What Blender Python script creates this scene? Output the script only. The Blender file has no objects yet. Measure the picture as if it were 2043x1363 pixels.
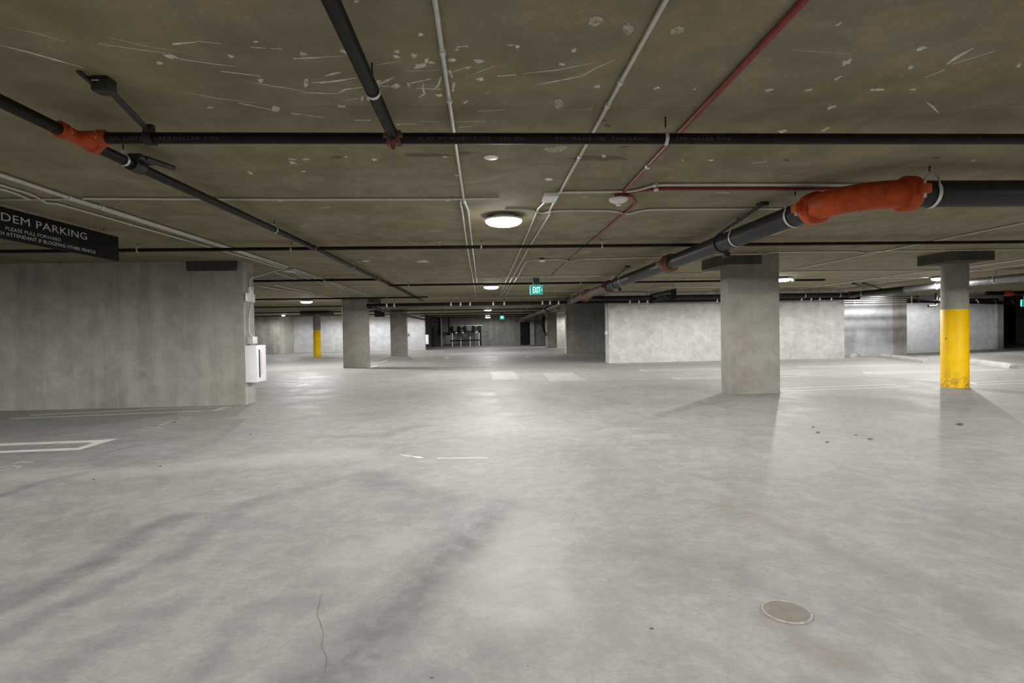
import bpy, bmesh, math, random
from mathutils import Vector, Matrix
random.seed(4)
SC = bpy.context.scene
COL = SC.collection
PI = math.pi

# ------------------------------------------------------------------ camera
F, YAW, PIT, ROL, EYE, CEIL = 1083.0, 0.05333, -0.01795, -0.0178, 1.24, 2.60
cy, sy, cp, sp, cr, sr = math.cos(YAW), math.sin(YAW), math.cos(PIT), math.sin(PIT), math.cos(ROL), math.sin(ROL)
FWD = Vector((sy*cp, cy*cp, sp)); RT = Vector((cy, -sy, 0)); UP = RT.cross(FWD)
R2 = RT*cr + UP*sr; U2 = UP*cr - RT*sr
cam = bpy.data.objects.new('camera', bpy.data.cameras.new('camera'))
COL.objects.link(cam)
cam.matrix_world = Matrix(((R2.x, U2.x, -FWD.x, 0), (R2.y, U2.y, -FWD.y, 0), (R2.z, U2.z, -FWD.z, EYE), (0, 0, 0, 1)))
cam.data.sensor_width = 36; cam.data.lens = 36*F/2043; cam.data.clip_start = 0.05; cam.data.clip_end = 300
SC.camera = cam
ORI = Vector((0, 0, EYE))

def ray(u, v): return R2*((u-1021.5)/F) - U2*((v-681.5)/F) + FWD
def Z(u, v, z): r = ray(u, v); return ORI + r*((z-EYE)/r.z)      # the point seen at (u, v) on a level plane
def Y(u, v, y): r = ray(u, v); return ORI + r*(y/r.y)            # ... on a plane facing the aisle
def X(u, v, x): r = ray(u, v); return ORI + r*(x/r.x)            # ... on a plane along the aisle

# ------------------------------------------------------------------ shader helpers
def newmat(name):
    m = bpy.data.materials.new(name); m.use_nodes = True
    nt = m.node_tree; b = nt.nodes['Principled BSDF']
    return m, nt, b
def N(nt, t, **kw):
    n = nt.nodes.new(t)
    for k, v in kw.items():
        if k.startswith('i_'):
            n.inputs[k[2:].replace('_', ' ')].default_value = v
        else: setattr(n, k, v)
    return n
def plain(name, col, rough=0.5, metal=0.0, var=0.12, scale=14.0, spec=0.3):
    m, nt, b = newmat(name)
    tc = N(nt, 'ShaderNodeTexCoord'); no = N(nt, 'ShaderNodeTexNoise', i_Scale=scale, i_Detail=4.0)
    nt.links.new(tc.outputs['Object'], no.inputs['Vector'])
    cr_ = N(nt, 'ShaderNodeValToRGB')
    cr_.color_ramp.elements[0].position = 0.3; cr_.color_ramp.elements[1].position = 0.7
    cr_.color_ramp.elements[0].color = (*[c*(1-var) for c in col], 1)
    cr_.color_ramp.elements[1].color = (*[min(1, c*(1+var)) for c in col], 1)
    nt.links.new(no.outputs['Fac'], cr_.inputs['Fac']); nt.links.new(cr_.outputs['Color'], b.inputs['Base Color'])
    b.inputs['Roughness'].default_value = rough; b.inputs['Metallic'].default_value = metal; b.inputs['Specular IOR Level'].default_value = spec
    return m
def emit(name, col, s):
    m, nt, b = newmat(name)
    b.inputs['Base Color'].default_value = (*[min(1, c) for c in col], 1)
    b.inputs['Emission Color'].default_value = (*col, 1); b.inputs['Emission Strength'].default_value = s
    return m
def mix(nt, fac, a, b, mode='MIX'):
    n = N(nt, 'ShaderNodeMix', data_type='RGBA', blend_type=mode)
    for s, v in (('Factor', fac), ('A', a), ('B', b)):
        sock = [i for i in n.inputs if i.name == s and (i.type == 'VALUE' if s == 'Factor' else i.type == 'RGBA')][0]
        if isinstance(v, (int, float)): sock.default_value = v
        elif isinstance(v, tuple): sock.default_value = (*v, 1) if len(v) == 3 else v
        else: nt.links.new(v, sock)
    return [o for o in n.outputs if o.type == 'RGBA'][0]
def M(nt, op, a, b=None, c=None, clamp=False):
    n = N(nt, 'ShaderNodeMath', operation=op, use_clamp=clamp)
    for i, v in enumerate((a, b, c)):
        if v is None: continue
        if isinstance(v, (int, float)): n.inputs[i].default_value = v
        else: nt.links.new(v, n.inputs[i])
    return n.outputs[0]
def rng(nt, v, a, b, c=0.0, d=1.0, smooth=True):
    n = N(nt, 'ShaderNodeMapRange', interpolation_type='SMOOTHSTEP' if smooth else 'LINEAR')
    nt.links.new(v, n.inputs['Value'])
    for k, x in (('From Min', a), ('From Max', b), ('To Min', c), ('To Max', d)): n.inputs[k].default_value = x
    return n.outputs['Result']
def noise(nt, vec, scale, detail=5.0, rough=0.55, dist=0.0, stretch=None):
    if stretch:
        mp = N(nt, 'ShaderNodeMapping'); mp.inputs['Scale'].default_value = stretch
        nt.links.new(vec, mp.inputs['Vector']); vec = mp.outputs['Vector']
    n = N(nt, 'ShaderNodeTexNoise', i_Scale=scale, i_Detail=detail, i_Roughness=rough, i_Distortion=dist)
    nt.links.new(vec, n.inputs['Vector']); return n.outputs['Fac']
def concrete(name, light, dark, rough=0.8, streak=0.35, pits=True, seam=None, tint=None):
    m, nt, b = newmat(name)
    tc = N(nt, 'ShaderNodeTexCoord').outputs['Object']
    big = rng(nt, noise(nt, tc, 0.55, 6, 0.6, 0.6), 0.32, 0.68)
    col = mix(nt, big, dark, light)
    if tint: col = mix(nt, M(nt, 'MULTIPLY', rng(nt, noise(nt, tc, 0.8, 3, 0.5, 0.2), 0.45, 0.7), tint[1]), col, tint[0])
    mid = rng(nt, noise(nt, tc, 3.2, 7, 0.62, 0.3), 0.3, 0.7)
    col = mix(nt, 0.42, col, mix(nt, mid, tuple(c*0.72 for c in dark), tuple(min(1, c*1.18) for c in light)))
    if streak:
        st = rng(nt, noise(nt, tc, 1.0, 5, 0.6, 0.0, (3.5, 3.5, 0.25)), 0.38, 0.66)
        col = mix(nt, streak, col, mix(nt, st, tuple(c*0.7 for c in dark), light))
    fine = noise(nt, tc, 60, 3, 0.6)
    col = mix(nt, rng(nt, fine, 0.3, 0.7, 0.0, 0.22), col, tuple(c*0.6 for c in dark))
    if seam:
        sep = N(nt, 'ShaderNodeSeparateXYZ'); nt.links.new(tc, sep.inputs[0])
        for ax, step, off, w in seam:
            v = M(nt, 'ADD', sep.outputs[ax], off); v = M(nt, 'MODULO', M(nt, 'ADD', v, step*100), step)
            d = M(nt, 'MINIMUM', v, M(nt, 'SUBTRACT', step, v))
            col = mix(nt, rng(nt, d, 0.0, w, 0.45, 0.0), col, tuple(c*0.45 for c in dark))
    nt.links.new(col, b.inputs['Base Color'])
    b.inputs['Roughness'].default_value = rough
    bp = N(nt, 'ShaderNodeBump', i_Strength=0.18, i_Distance=0.01)
    nt.links.new(M(nt, 'ADD', M(nt, 'MULTIPLY', fine, 0.4), mid), bp.inputs['Height']); nt.links.new(bp.outputs['Normal'], b.inputs['Normal'])
    return m

# ------------------------------------------------------------------ mesh helpers
class MB:
    def __init__(s): s.v, s.f, s.mi = [], [], []
    def add(s, vs, fs, mi=0):
        o = len(s.v); s.v += [Vector(v) for v in vs]; s.f += [tuple(o+i for i in f) for f in fs]; s.mi += [mi]*len(fs); return s
    def box(s, a, b, mi=0):
        (x0, y0, z0), (x1, y1, z1) = [(min(p, q)) for p, q in zip(a, b)], [(max(p, q)) for p, q in zip(a, b)]
        return s.add([(x0, y0, z0), (x1, y0, z0), (x1, y1, z0), (x0, y1, z0), (x0, y0, z1), (x1, y0, z1), (x1, y1, z1), (x0, y1, z1)],
                     [(0, 3, 2, 1), (4, 5, 6, 7), (0, 1, 5, 4), (1, 2, 6, 5), (2, 3, 7, 6), (3, 0, 4, 7)], mi)
    def bbox(s, a, b, bev=0.01, mi=0):
        "box with chamfered edges"
        bm = bmesh.new(); lo = [min(p, q) for p, q in zip(a, b)]; hi = [max(p, q) for p, q in zip(a, b)]
        bmesh.ops.create_cube(bm, size=1)
        for v in bm.verts: v.co = Vector([(l+h)/2+c*(h-l) for l, h, c in zip(lo, hi, v.co)])
        bmesh.ops.bevel(bm, geom=bm.edges[:], offset=bev, segments=2, affect='EDGES', profile=0.5)
        bm.verts.index_update()
        s.add([v.co.copy() for v in bm.verts], [[v.index for v in f.verts] for f in bm.faces], mi); bm.free(); return s
    def tube(s, pts, r, n=12, fillet=0.0, caps=True, mi=0):
        P = [Vector(p) for p in pts]
        if fillet:
            Q = [P[0]]
            for i in range(1, len(P)-1):
                a, b, c = P[i-1], P[i], P[i+1]; d1 = (a-b); d2 = (c-b)
                t = min(fillet, d1.length*0.48, d2.length*0.48); p0 = b+d1.normalized()*t; p1 = b+d2.normalized()*t
                for k in range(6):
                    w = k/5; Q.append(p0*(1-w)**2 + b*2*w*(1-w) + p1*w*w)
            Q.append(P[-1]); P = Q
        T = []
        for i in range(len(P)):
            d = Vector()
            if i: d += (P[i]-P[i-1]).normalized()
            if i < len(P)-1: d += (P[i+1]-P[i]).normalized()
            T.append(d.normalized())
        ref = Vector((0, 0, 1)) if abs(T[0].z) < 0.9 else Vector((1, 0, 0))
        u = T[0].cross(ref).normalized(); vs = []
        rr = r if isinstance(r, (list, tuple)) else [r]*len(P)
        for i, p in enumerate(P):
            u = (u - T[i]*u.dot(T[i])).normalized(); w = T[i].cross(u)
            k = 1.0
            if 0 < i < len(P)-1:
                k = 1/max(0.5, math.cos((P[i]-P[i-1]).angle(P[i+1]-P[i])/2))
            for j in range(n):
                a = 2*PI*j/n; vs.append(p + (u*math.cos(a)+w*math.sin(a))*rr[i])
        fs = [(i*n+j, i*n+(j+1) % n, (i+1)*n+(j+1) % n, (i+1)*n+j) for i in range(len(P)-1) for j in range(n)]
        if caps: fs += [tuple(range(n))[::-1], tuple((len(P)-1)*n+j for j in range(n))]
        return s.add(vs, fs, mi)
    def lathe(s, prof, c, axis='z', n=32, mi=0, down=False):
        "prof: list of (radius, height)"
        c = Vector(c); vs = []; fs = []
        for r, h in prof:
            for j in range(n):
                a = 2*PI*j/n; q = Vector((r*math.cos(a), r*math.sin(a), h))
                if axis == 'x': q = Vector((q.z, q.x, q.y))
                if axis == 'y': q = Vector((q.y, q.z, q.x))
                vs.append(c+q)
        for i in range(len(prof)-1):
            for j in range(n): fs.append((i*n+j, i*n+(j+1) % n, (i+1)*n+(j+1) % n, (i+1)*n+j))
        fs += [tuple(range(n))[::-1], tuple((len(prof)-1)*n+j for j in range(n))]
        return s.add(vs, fs, mi)
    def prism(s, poly, d, mi=0):
        n = len(poly); P = [Vector(p) for p in poly]; d = Vector(d)
        return s.add(P+[p+d for p in P], [tuple(range(n))[::-1], tuple(range(n, 2*n))]+[(i, (i+1) % n, n+(i+1) % n, n+i) for i in range(n)], mi)
    def ring(s, c, R, r, axis=(1, 0, 0), a0=0, a1=2*PI, flat=None, n=28, up=(0, 0, 1)):
        "a strap: flat band (width flat) or round wire r bent round a pipe of radius R"
        c = Vector(c); ax = Vector(axis).normalized(); u = Vector(up); u = (u-ax*u.dot(ax)).normalized(); w = ax.cross(u)
        pts = [c+(u*math.cos(a0+(a1-a0)*i/n)+w*math.sin(a0+(a1-a0)*i/n))*R for i in range(n+1)]
        if flat is None: return s.tube(pts, r, 6)
        vs = []
        for p in pts:
            o = (p-c).normalized()
            vs += [p-ax*flat/2, p+ax*flat/2, p+ax*flat/2+o*r, p-ax*flat/2+o*r]
        fs = [(i*4+j, i*4+(j+1) % 4, (i+1)*4+(j+1) % 4, (i+1)*4+j) for i in range(n) for j in range(4)] + [(0, 3, 2, 1), tuple(n*4+j for j in range(4))]
        return s.add(vs, fs)
    def build(s, name, mat, parent=None, smooth=True, kind=None, label=None):
        off = Vector(parent_world(parent)) if parent else Vector()
        me = bpy.data.meshes.new(name)
        me.from_pydata([v-off for v in s.v], [], s.f)
        bm = bmesh.new(); bm.from_mesh(me); bmesh.ops.recalc_face_normals(bm, faces=bm.faces); bm.to_mesh(me); bm.free()
        mats = mat if isinstance(mat, (list, tuple)) else [mat]
        for m in mats: me.materials.append(m)
        if len(mats) > 1: me.polygons.foreach_set('material_index', s.mi)
        if smooth:
            me.polygons.foreach_set('use_smooth', [True]*len(me.polygons))
            try: me.set_sharp_from_angle(angle=math.radians(38))
            except Exception: pass
        o = bpy.data.objects.new(name, me); COL.objects.link(o)
        if parent: o.parent = parent
        if kind: o['kind'] = kind
        if label: o['label'] = label
        return o
def parent_world(p):
    v = Vector()
    while p is not None: v += p.location; p = p.parent
    return v
def tag(o, label, cat, group=None):
    o['label'] = label; o['category'] = cat
    if group: o['group'] = group
    o['kind'] = 'thing'
    return o
def thing(name, label, cat, loc, group=None):
    o = bpy.data.objects.new(name, None); COL.objects.link(o); o.location = loc; o.empty_display_size = 0.1
    return tag(o, label, cat, group)
def struct(name, mb, mat, smooth=False): return mb.build(name, mat, None, smooth, kind='structure')
def B(a, b): return MB().box(a, b)

def text_mesh(body, size, spacing=1.0, font_bold=0.0):
    cu = bpy.data.curves.new('lettering', 'FONT'); cu.body = body; cu.size = size; cu.space_character = spacing
    cu.resolution_u = 3; cu.offset = font_bold
    o = bpy.data.objects.new('lettering', cu); COL.objects.link(o)
    bpy.context.view_layer.update()
    dg = bpy.context.evaluated_depsgraph_get(); me = bpy.data.meshes.new_from_object(o.evaluated_get(dg))
    vs = [v.co.copy() for v in me.vertices]; fs = [tuple(p.vertices) for p in me.polygons]
    bpy.data.objects.remove(o); bpy.data.curves.remove(cu); bpy.data.meshes.remove(me)
    return vs, fs

# ------------------------------------------------------------------ materials
WALL = concrete('wall concrete', (0.42, 0.408, 0.37), (0.295, 0.285, 0.25), 0.8, 0.3)
WALLD = concrete('stained wall concrete', (0.36, 0.355, 0.33), (0.22, 0.215, 0.19), 0.8, 0.4)
WALLW = concrete('pale wall concrete', (0.60, 0.595, 0.575), (0.43, 0.425, 0.40), 0.8, 0.14)
WALLB = concrete('cool grey wall concrete', (0.50, 0.52, 0.54), (0.40, 0.41, 0.43), 0.75, 0.15)
COLM = concrete('column concrete', (0.34, 0.325, 0.29), (0.25, 0.235, 0.20), 0.8, 0.2)
CAPM = concrete('shade-toned cap concrete', (0.09, 0.085, 0.06), (0.045, 0.042, 0.03), 0.9, 0.4)  # dark tone puts the shade on the caps into their colour
CEILM = concrete('slab soffit concrete', (0.27, 0.232, 0.142), (0.185, 0.152, 0.078), 0.85, 0.0,
                 seam=[(1, 1.22, 0.35, 0.006)], tint=((0.175, 0.16, 0.06), 0.7))
SCUFF = plain('grout splash', (0.55, 0.52, 0.43), 0.9, 0, 0.3, 30)
STONE = plain('exposed patch', (0.36, 0.32, 0.24), 0.95, 0, 0.45, 45)
BLACK = plain('black pipe paint', (0.009, 0.008, 0.006), 0.5, 0.0, 0.3, 14, 0.14)
DARKM = plain('dark steel', (0.03, 0.028, 0.024), 0.5, 0.3, 0.3)
IRON = plain('cast iron pipe', (0.014, 0.015, 0.015), 0.42, 0.0, 0.25, 14, 0.2)
IRONS = plain('bright grey pipe', (0.16, 0.165, 0.17), 0.36, 0.5, 0.2)
ORANGE = plain('orange coupling enamel', (0.36, 0.058, 0.010), 0.5, 0.0, 0.2, 14, 0.16)
RUST = plain('dull red primer', (0.125, 0.045, 0.028), 0.6, 0.0, 0.25)
REDC = plain('red conduit paint', (0.21, 0.022, 0.014), 0.45, 0.0, 0.2)
GALV = plain('galvanised steel', (0.50, 0.50, 0.45), 0.38, 0.35, 0.08)
ZINC = plain('zinc strap', (0.55, 0.56, 0.54), 0.35, 0.4, 0.1)
WHITE = plain('white enamel', (0.80, 0.81, 0.82), 0.45, 0.0, 0.02)
WPLAS = plain('white plastic', (0.72, 0.71, 0.68), 0.4, 0.0, 0.03)
GREYB = plain('grey box steel', (0.45, 0.46, 0.45), 0.5, 0.2, 0.06)
BLKP = plain('black sign board', (0.005, 0.005, 0.005), 0.6, 0.0, 0.1, 14, 0.12)
BLKS = plain('black slot', (0.01, 0.01, 0.01), 0.4)
SILVER = plain('silver lettering', (0.45, 0.45, 0.42), 0.45, 0.1, 0.04)
PRINT = plain('pipe stencil ink', (0.055, 0.055, 0.048), 0.6)
BRASS = plain('bolt metal', (0.5, 0.42, 0.3), 0.35, 0.7)
STRIPE = plain('parking paint', (0.88, 0.87, 0.84), 0.6, 0.0, 0.12, 6)
FADED = plain('worn paint', (0.62, 0.60, 0.57), 0.6, 0.0, 0.10, 5)
HATCH = plain('hatching residue', (0.46, 0.455, 0.445), 0.65, 0.0, 0.12, 4)
DARKRM = plain('passage dark and door black', (0.012, 0.012, 0.014), 0.8)  # darkness painted on the passage wall; also the dark door's own colour
LENS = emit('lit lens', (1.0, 0.975, 0.95), 40.0)
GREENP = emit('green exit face', (0.0, 0.20, 0.16), 1.3)
EXITW = emit('lit exit letters', (0.45, 1.0, 0.88), 2.2)
LED = emit('green led', (0.1, 0.9, 0.5), 1.5)

def yellow_mat():
    m, nt, b = newmat('yellow column paint')
    tc = N(nt, 'ShaderNodeTexCoord').outputs['Object']
    sep = N(nt, 'ShaderNodeSeparateXYZ'); nt.links.new(tc, sep.inputs[0])
    col = mix(nt, rng(nt, noise(nt, tc, 4, 5), 0.35, 0.7), (0.90, 0.58, 0.002), (0.84, 0.50, 0.003))
    low = M(nt, 'MULTIPLY', rng(nt, sep.outputs[2], 0.06, 0.42, 0.75, 0.0), rng(nt, noise(nt, tc, 9, 7, 0.7), 0.42, 0.62))
    col = mix(nt, low, col, (0.38, 0.24, 0.05))
    nick = M(nt, 'MULTIPLY', rng(nt, noise(nt, tc, 13, 2, 0.4), 0.70, 0.74), rng(nt, noise(nt, tc, 2.3, 1), 0.5, 0.6))
    col = mix(nt, nick, col, (0.22, 0.09, 0.01))
    nt.links.new(col, b.inputs['Base Color']); b.inputs['Roughness'].default_value = 0.5; b.inputs['Specular IOR Level'].default_value = 0.2
    return m
YEL = yellow_mat()

def floor_mat():
    m, nt, b = newmat('polished slab concrete')
    tc = N(nt, 'ShaderNodeTexCoord').outputs['Object']
    big = rng(nt, noise(nt, tc, 0.42, 6, 0.6, 0.25), 0.34, 0.66)
    col = mix(nt, big, (0.335, 0.332, 0.328), (0.452, 0.448, 0.44))
    warm = rng(nt, noise(nt, tc, 0.28, 4, 0.5, 0.3), 0.45, 0.68)
    col = mix(nt, M(nt, 'MULTIPLY', warm, 0.75), col, (0.46, 0.415, 0.355))
    sw = rng(nt, noise(nt, tc, 1.5, 9, 0.68, 0.25), 0.33, 0.68)
    col = mix(nt, 0.42, col, mix(nt, sw, (0.265, 0.262, 0.26), (0.51, 0.505, 0.495)))
    mot = rng(nt, noise(nt, tc, 6.5, 8, 0.72, 0.2), 0.40, 0.66)
    col = mix(nt, 0.26, col, mix(nt, mot, (0.25, 0.246, 0.24), (0.53, 0.525, 0.51)))
    fine = noise(nt, tc, 34, 5, 0.7)
    col = mix(nt, rng(nt, fine, 0.35, 0.75, 0.0, 0.36), col, (0.24, 0.235, 0.225))
    # worn tyre tracks and scuffed patches: weights stored on the slab mesh, broken up by grain here
    at = N(nt, 'ShaderNodeAttribute', attribute_name='wear'); sp3 = N(nt, 'ShaderNodeSeparateColor'); nt.links.new(at.outputs['Color'], sp3.inputs[0])
    grain = rng(nt, noise(nt, tc, 5.0, 7, 0.68, 0.4), 0.3, 0.68, 0.35, 1.0)
    for ch, colr in ((0, (0.17, 0.168, 0.165)), (1, (0.57, 0.56, 0.535)), (2, (0.24, 0.21, 0.165))):
        col = mix(nt, M(nt, 'MULTIPLY', sp3.outputs[ch], grain), col, colr)
    nt.links.new(col, b.inputs['Base Color'])
    ro = rng(nt, sw, 0.0, 1.0, 0.62, 0.78, False); nt.links.new(ro, b.inputs['Roughness'])
    b.inputs['Specular IOR Level'].default_value = 0.22
    bp = N(nt, 'ShaderNodeBump', i_Strength=0.06, i_Distance=0.01)
    nt.links.new(fine, bp.inputs['Height']); nt.links.new(bp.outputs['Normal'], b.inputs['Normal'])
    return m
FLOORM = floor_mat()

# ------------------------------------------------------------------ the shell
WEAR = [  # (run on the slab, half width, amount, channel: 0 dark rubber, 1 pale dust, 2 brown)
    ([(1000, 1005), (930, 1075), (850, 1165), (760, 1260), (640, 1370)], 0.23, 0.70, 0), ([(1020, 1290), (860, 1363)], 0.2, 0.40, 0),
    ([(-20, 1225), (110, 1160), (240, 1095), (350, 1035)], 0.12, 0.62, 0), ([(20, 1275), (180, 1180), (330, 1110)], 0.10, 0.4, 0),
    ([(330, 1120), (480, 1010), (650, 960)], 0.16, 0.38, 0), ([(120, 1330), (400, 1180)], 0.12, 0.3, 0), ([(380, 1350), (520, 1230), (620, 1210)], 0.14, 0.34, 0),
    ([(720, 950), (830, 985), (960, 1010)], 0.20, 0.42, 0), ([(820, 1010), (1000, 1050)], 0.22, 0.3, 0), ([(1230, 1100), (1450, 1150)], 0.24, 0.26, 0),
    ([(640, 872), (760, 870), (850, 850)], 0.20, 0.35, 0), ([(830, 880), (1150, 890)], 0.9, 0.25, 0), ([(0, 990), (60, 965), (150, 950)], 0.07, 0.45, 0),
    ([(200, 908), (280, 888)], 0.10, 0.38, 0), ([(1180, 860), (1290, 835), (1430, 800)], 0.2, 0.22, 0), ([(1040, 790), (1120, 800)], 0.35, 0.22, 0),
    ([(1060, 1060), (1050, 1200)], 0.30, 0.45, 1), ([(790, 1080), (700, 1120)], 0.24, 0.35, 1), ([(0, 950), (300, 940), (700, 905)], 0.35, 0.45, 1),
    ([(1440, 1010), (1620, 1070), (1850, 1190), (2043, 1290)], 0.14, 0.34, 2), ([(1560, 1240), (1640, 1290), (1720, 1330)], 0.11, 0.42, 2)]
def slab():
    from mathutils import noise as NZ
    def steps(lo, hi, a, b, fine):
        out = [lo]
        while out[-1] < hi:
            q = out[-1]; out.append(q+fine if a <= q < b else min(q+2.0, a) if q < a else q+2.0)
        out[-1] = hi; return out
    xs, ys = steps(-21, 31, -6.0, 6.5, 0.05), steps(-13, 53, 1.2, 10.5, 0.05)
    runs = []
    for px, w, amt, ch in WEAR:
        p = [Vector(Z(u, v, 0)).to_2d() for u, v in px]
        runs.append((p, w, amt, ch, min(q.x for q in p)-w-.15, max(q.x for q in p)+w+.15, min(q.y for q in p)-w-.15, max(q.y for q in p)+w+.15))
    vs, cs = [], []
    for y in ys:
        for x in xs:
            vs.append((x, y, 0)); c = [0, 0, 0]
            if 1.1 < y < 10.6 and -6.1 < x < 6.6:
                nv = NZ.noise_vector((x*2.2, y*2.2, 0.5)); P = Vector((x+nv.x*.10, y+nv.y*.10))
                for p, w, amt, ch, x0, x1, y0, y1 in runs:
                    if not (x0 < x < x1 and y0 < y < y1): continue
                    d = 9
                    for a, b in zip(p[:-1], p[1:]):
                        e = b-a; t = max(0, min(1, (P-a).dot(e)/e.length_squared)); d = min(d, (P-a-e*t).length)
                    k = max(0, min(1, (w*1.15-d)/(w*1.0))); c[ch] = max(c[ch], min(.9, amt*1.25)*k*k*(3-2*k))
            cs += [*c, 1.0]
    n, m = len(xs), len(ys); mb = MB()
    mb.v = [Vector(v) for v in vs]; mb.f = [(j*n+i, j*n+i+1, (j+1)*n+i+1, (j+1)*n+i) for j in range(m-1) for i in range(n-1)]
    k = len(mb.v); mb.v += [Vector(p) for p in ((-21, -13, -.2), (31, -13, -.2), (31, 53, -.2), (-21, 53, -.2))]; mb.f.append((k+3, k+2, k+1, k)); cs += [0, 0, 0, 1]*4
    mb.mi = [0]*len(mb.f); o = struct('floor', mb, FLOORM)
    at = o.data.color_attributes.new('wear', 'FLOAT_COLOR', 'POINT'); at.data.foreach_set('color', cs)
    return o
floor = slab()
ceiling = struct('ceiling', B((-21, -13, CEIL), (31, 53, CEIL+0.1)), CEILM)
struct('wall_left', B((-21, 10.06, 0), (-4.31, 10.52, CEIL)), WALL)
struct('wall_west', B((-21.3, -13, 0), (-21, 53, CEIL)), WALL)
struct('wall_east', B((31, -13, 0), (31.3, 53, CEIL)), WALL)
struct('wall_south', B((-21.3, -13.3, 0), (31.3, -13, CEIL)), WALL)
struct('wall_back', B((-21.3, 50.2, 0), (31.3, 50.6, CEIL)), WALLD)
struct('wall_right', B((4.69, 20.02, 0), (13.78, 20.62, CEIL)), WALLW)
struct('wall_right_rear', B((4.52, 29.3, 0), (12.5, 29.75, CEIL)), WALL)
struct('wall_right_far', B((5.55, 43.5, 0), (9.5, 43.9, CEIL)), WALL)
struct('wall_left_rear', B((-13.7, 40.2, 0), (-4.25, 40.7, CEIL)), WALLB)
struct('wall_left_far', B((-20.9, 37.4, 0), (-14.1, 37.9, CEIL)), WALLD)
struct('wall_left_return', B((-14.1, 37.4, 0), (-13.7, 40.7, CEIL)), WALL)
struct('wall_right_bay', B((13.78, 21.35, 0), (16.75, 21.7, CEIL)), WALLB)
struct('wall_right_pier', B((16.75, 21.35, 0), (17.35, 22.6, CEIL)), WALL)
struct('wall_right_end', B((17.35, 25.0, 0), (24.6, 25.4, CEIL)), WALLB)
struct('wall_right_jamb', B((24.6, 24.7, 0), (24.9, 25.6, CEIL)), WALLD)
struct('wall_right_passage', B((24.9, 30, 0), (31, 30.3, CEIL)), DARKRM)  # near-black colour stands in for the dark of the passage

# vertical cast-in conduit chase line on the rear left wall, door in the far wall
dw = Y(1048, 684, 50.2).x
d1 = struct('door_1', B((dw-0.45, 50.12, 0), (dw+0.45, 50.2, 2.1)), DARKRM)
MB().box((dw+0.45, 50.08, 0), (dw+0.85, 50.2, 2.15)).build('door_frame', WALLB, d1, False)
MB().tube([(dw-0.36, 50.06, 0.98), (dw-0.24, 50.06, 0.98)], 0.015, 8).build('door_handle', ZINC, d1)

# soffit marks: grout fins, splashes and two broken out patches (flat residue on the slab underside)
def mark(mb, px, wpx, z=CEIL-0.0012, jag=0.3):
    pts = [Vector(Z(u, v, z)) for u, v in px]; L, Rr = [], []
    for i, p in enumerate(pts):
        d = (pts[min(i+1, len(pts)-1)]-pts[max(i-1, 0)]).normalized(); n = Vector((-d.y, d.x, 0))
        k = wpx/F*(p-ORI).length/2*(1+random.uniform(-jag, jag)); k *= 0.35 if i in (0, len(pts)-1) and len(pts) > 2 else 1
        L.append(p+n*k); Rr.append(p-n*k)
    n = len(pts); mb.add(L+Rr, [(i, i+1, n+i+1, n+i) for i in range(n-1)])
def blot(mb, u, v, a, b, ang=0.0, z=CEIL-0.0012, n=11, jag=0.45):
    a, b = a*0.82, b*0.82
    vs = []
    for j in range(n):
        t = 2*PI*j/n; k = 1+random.uniform(-jag, jag); x, y = a*k*math.cos(t), b*k*math.sin(t)
        vs.append(Z(u+x*math.cos(ang)-y*math.sin(ang), v+x*math.sin(ang)+y*math.cos(ang), z))
    c = sum(vs, Vector())/n
    mb.add(vs+[c], [(j, (j+1) % n, n) for j in range(n)])
sc = MB()
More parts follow.
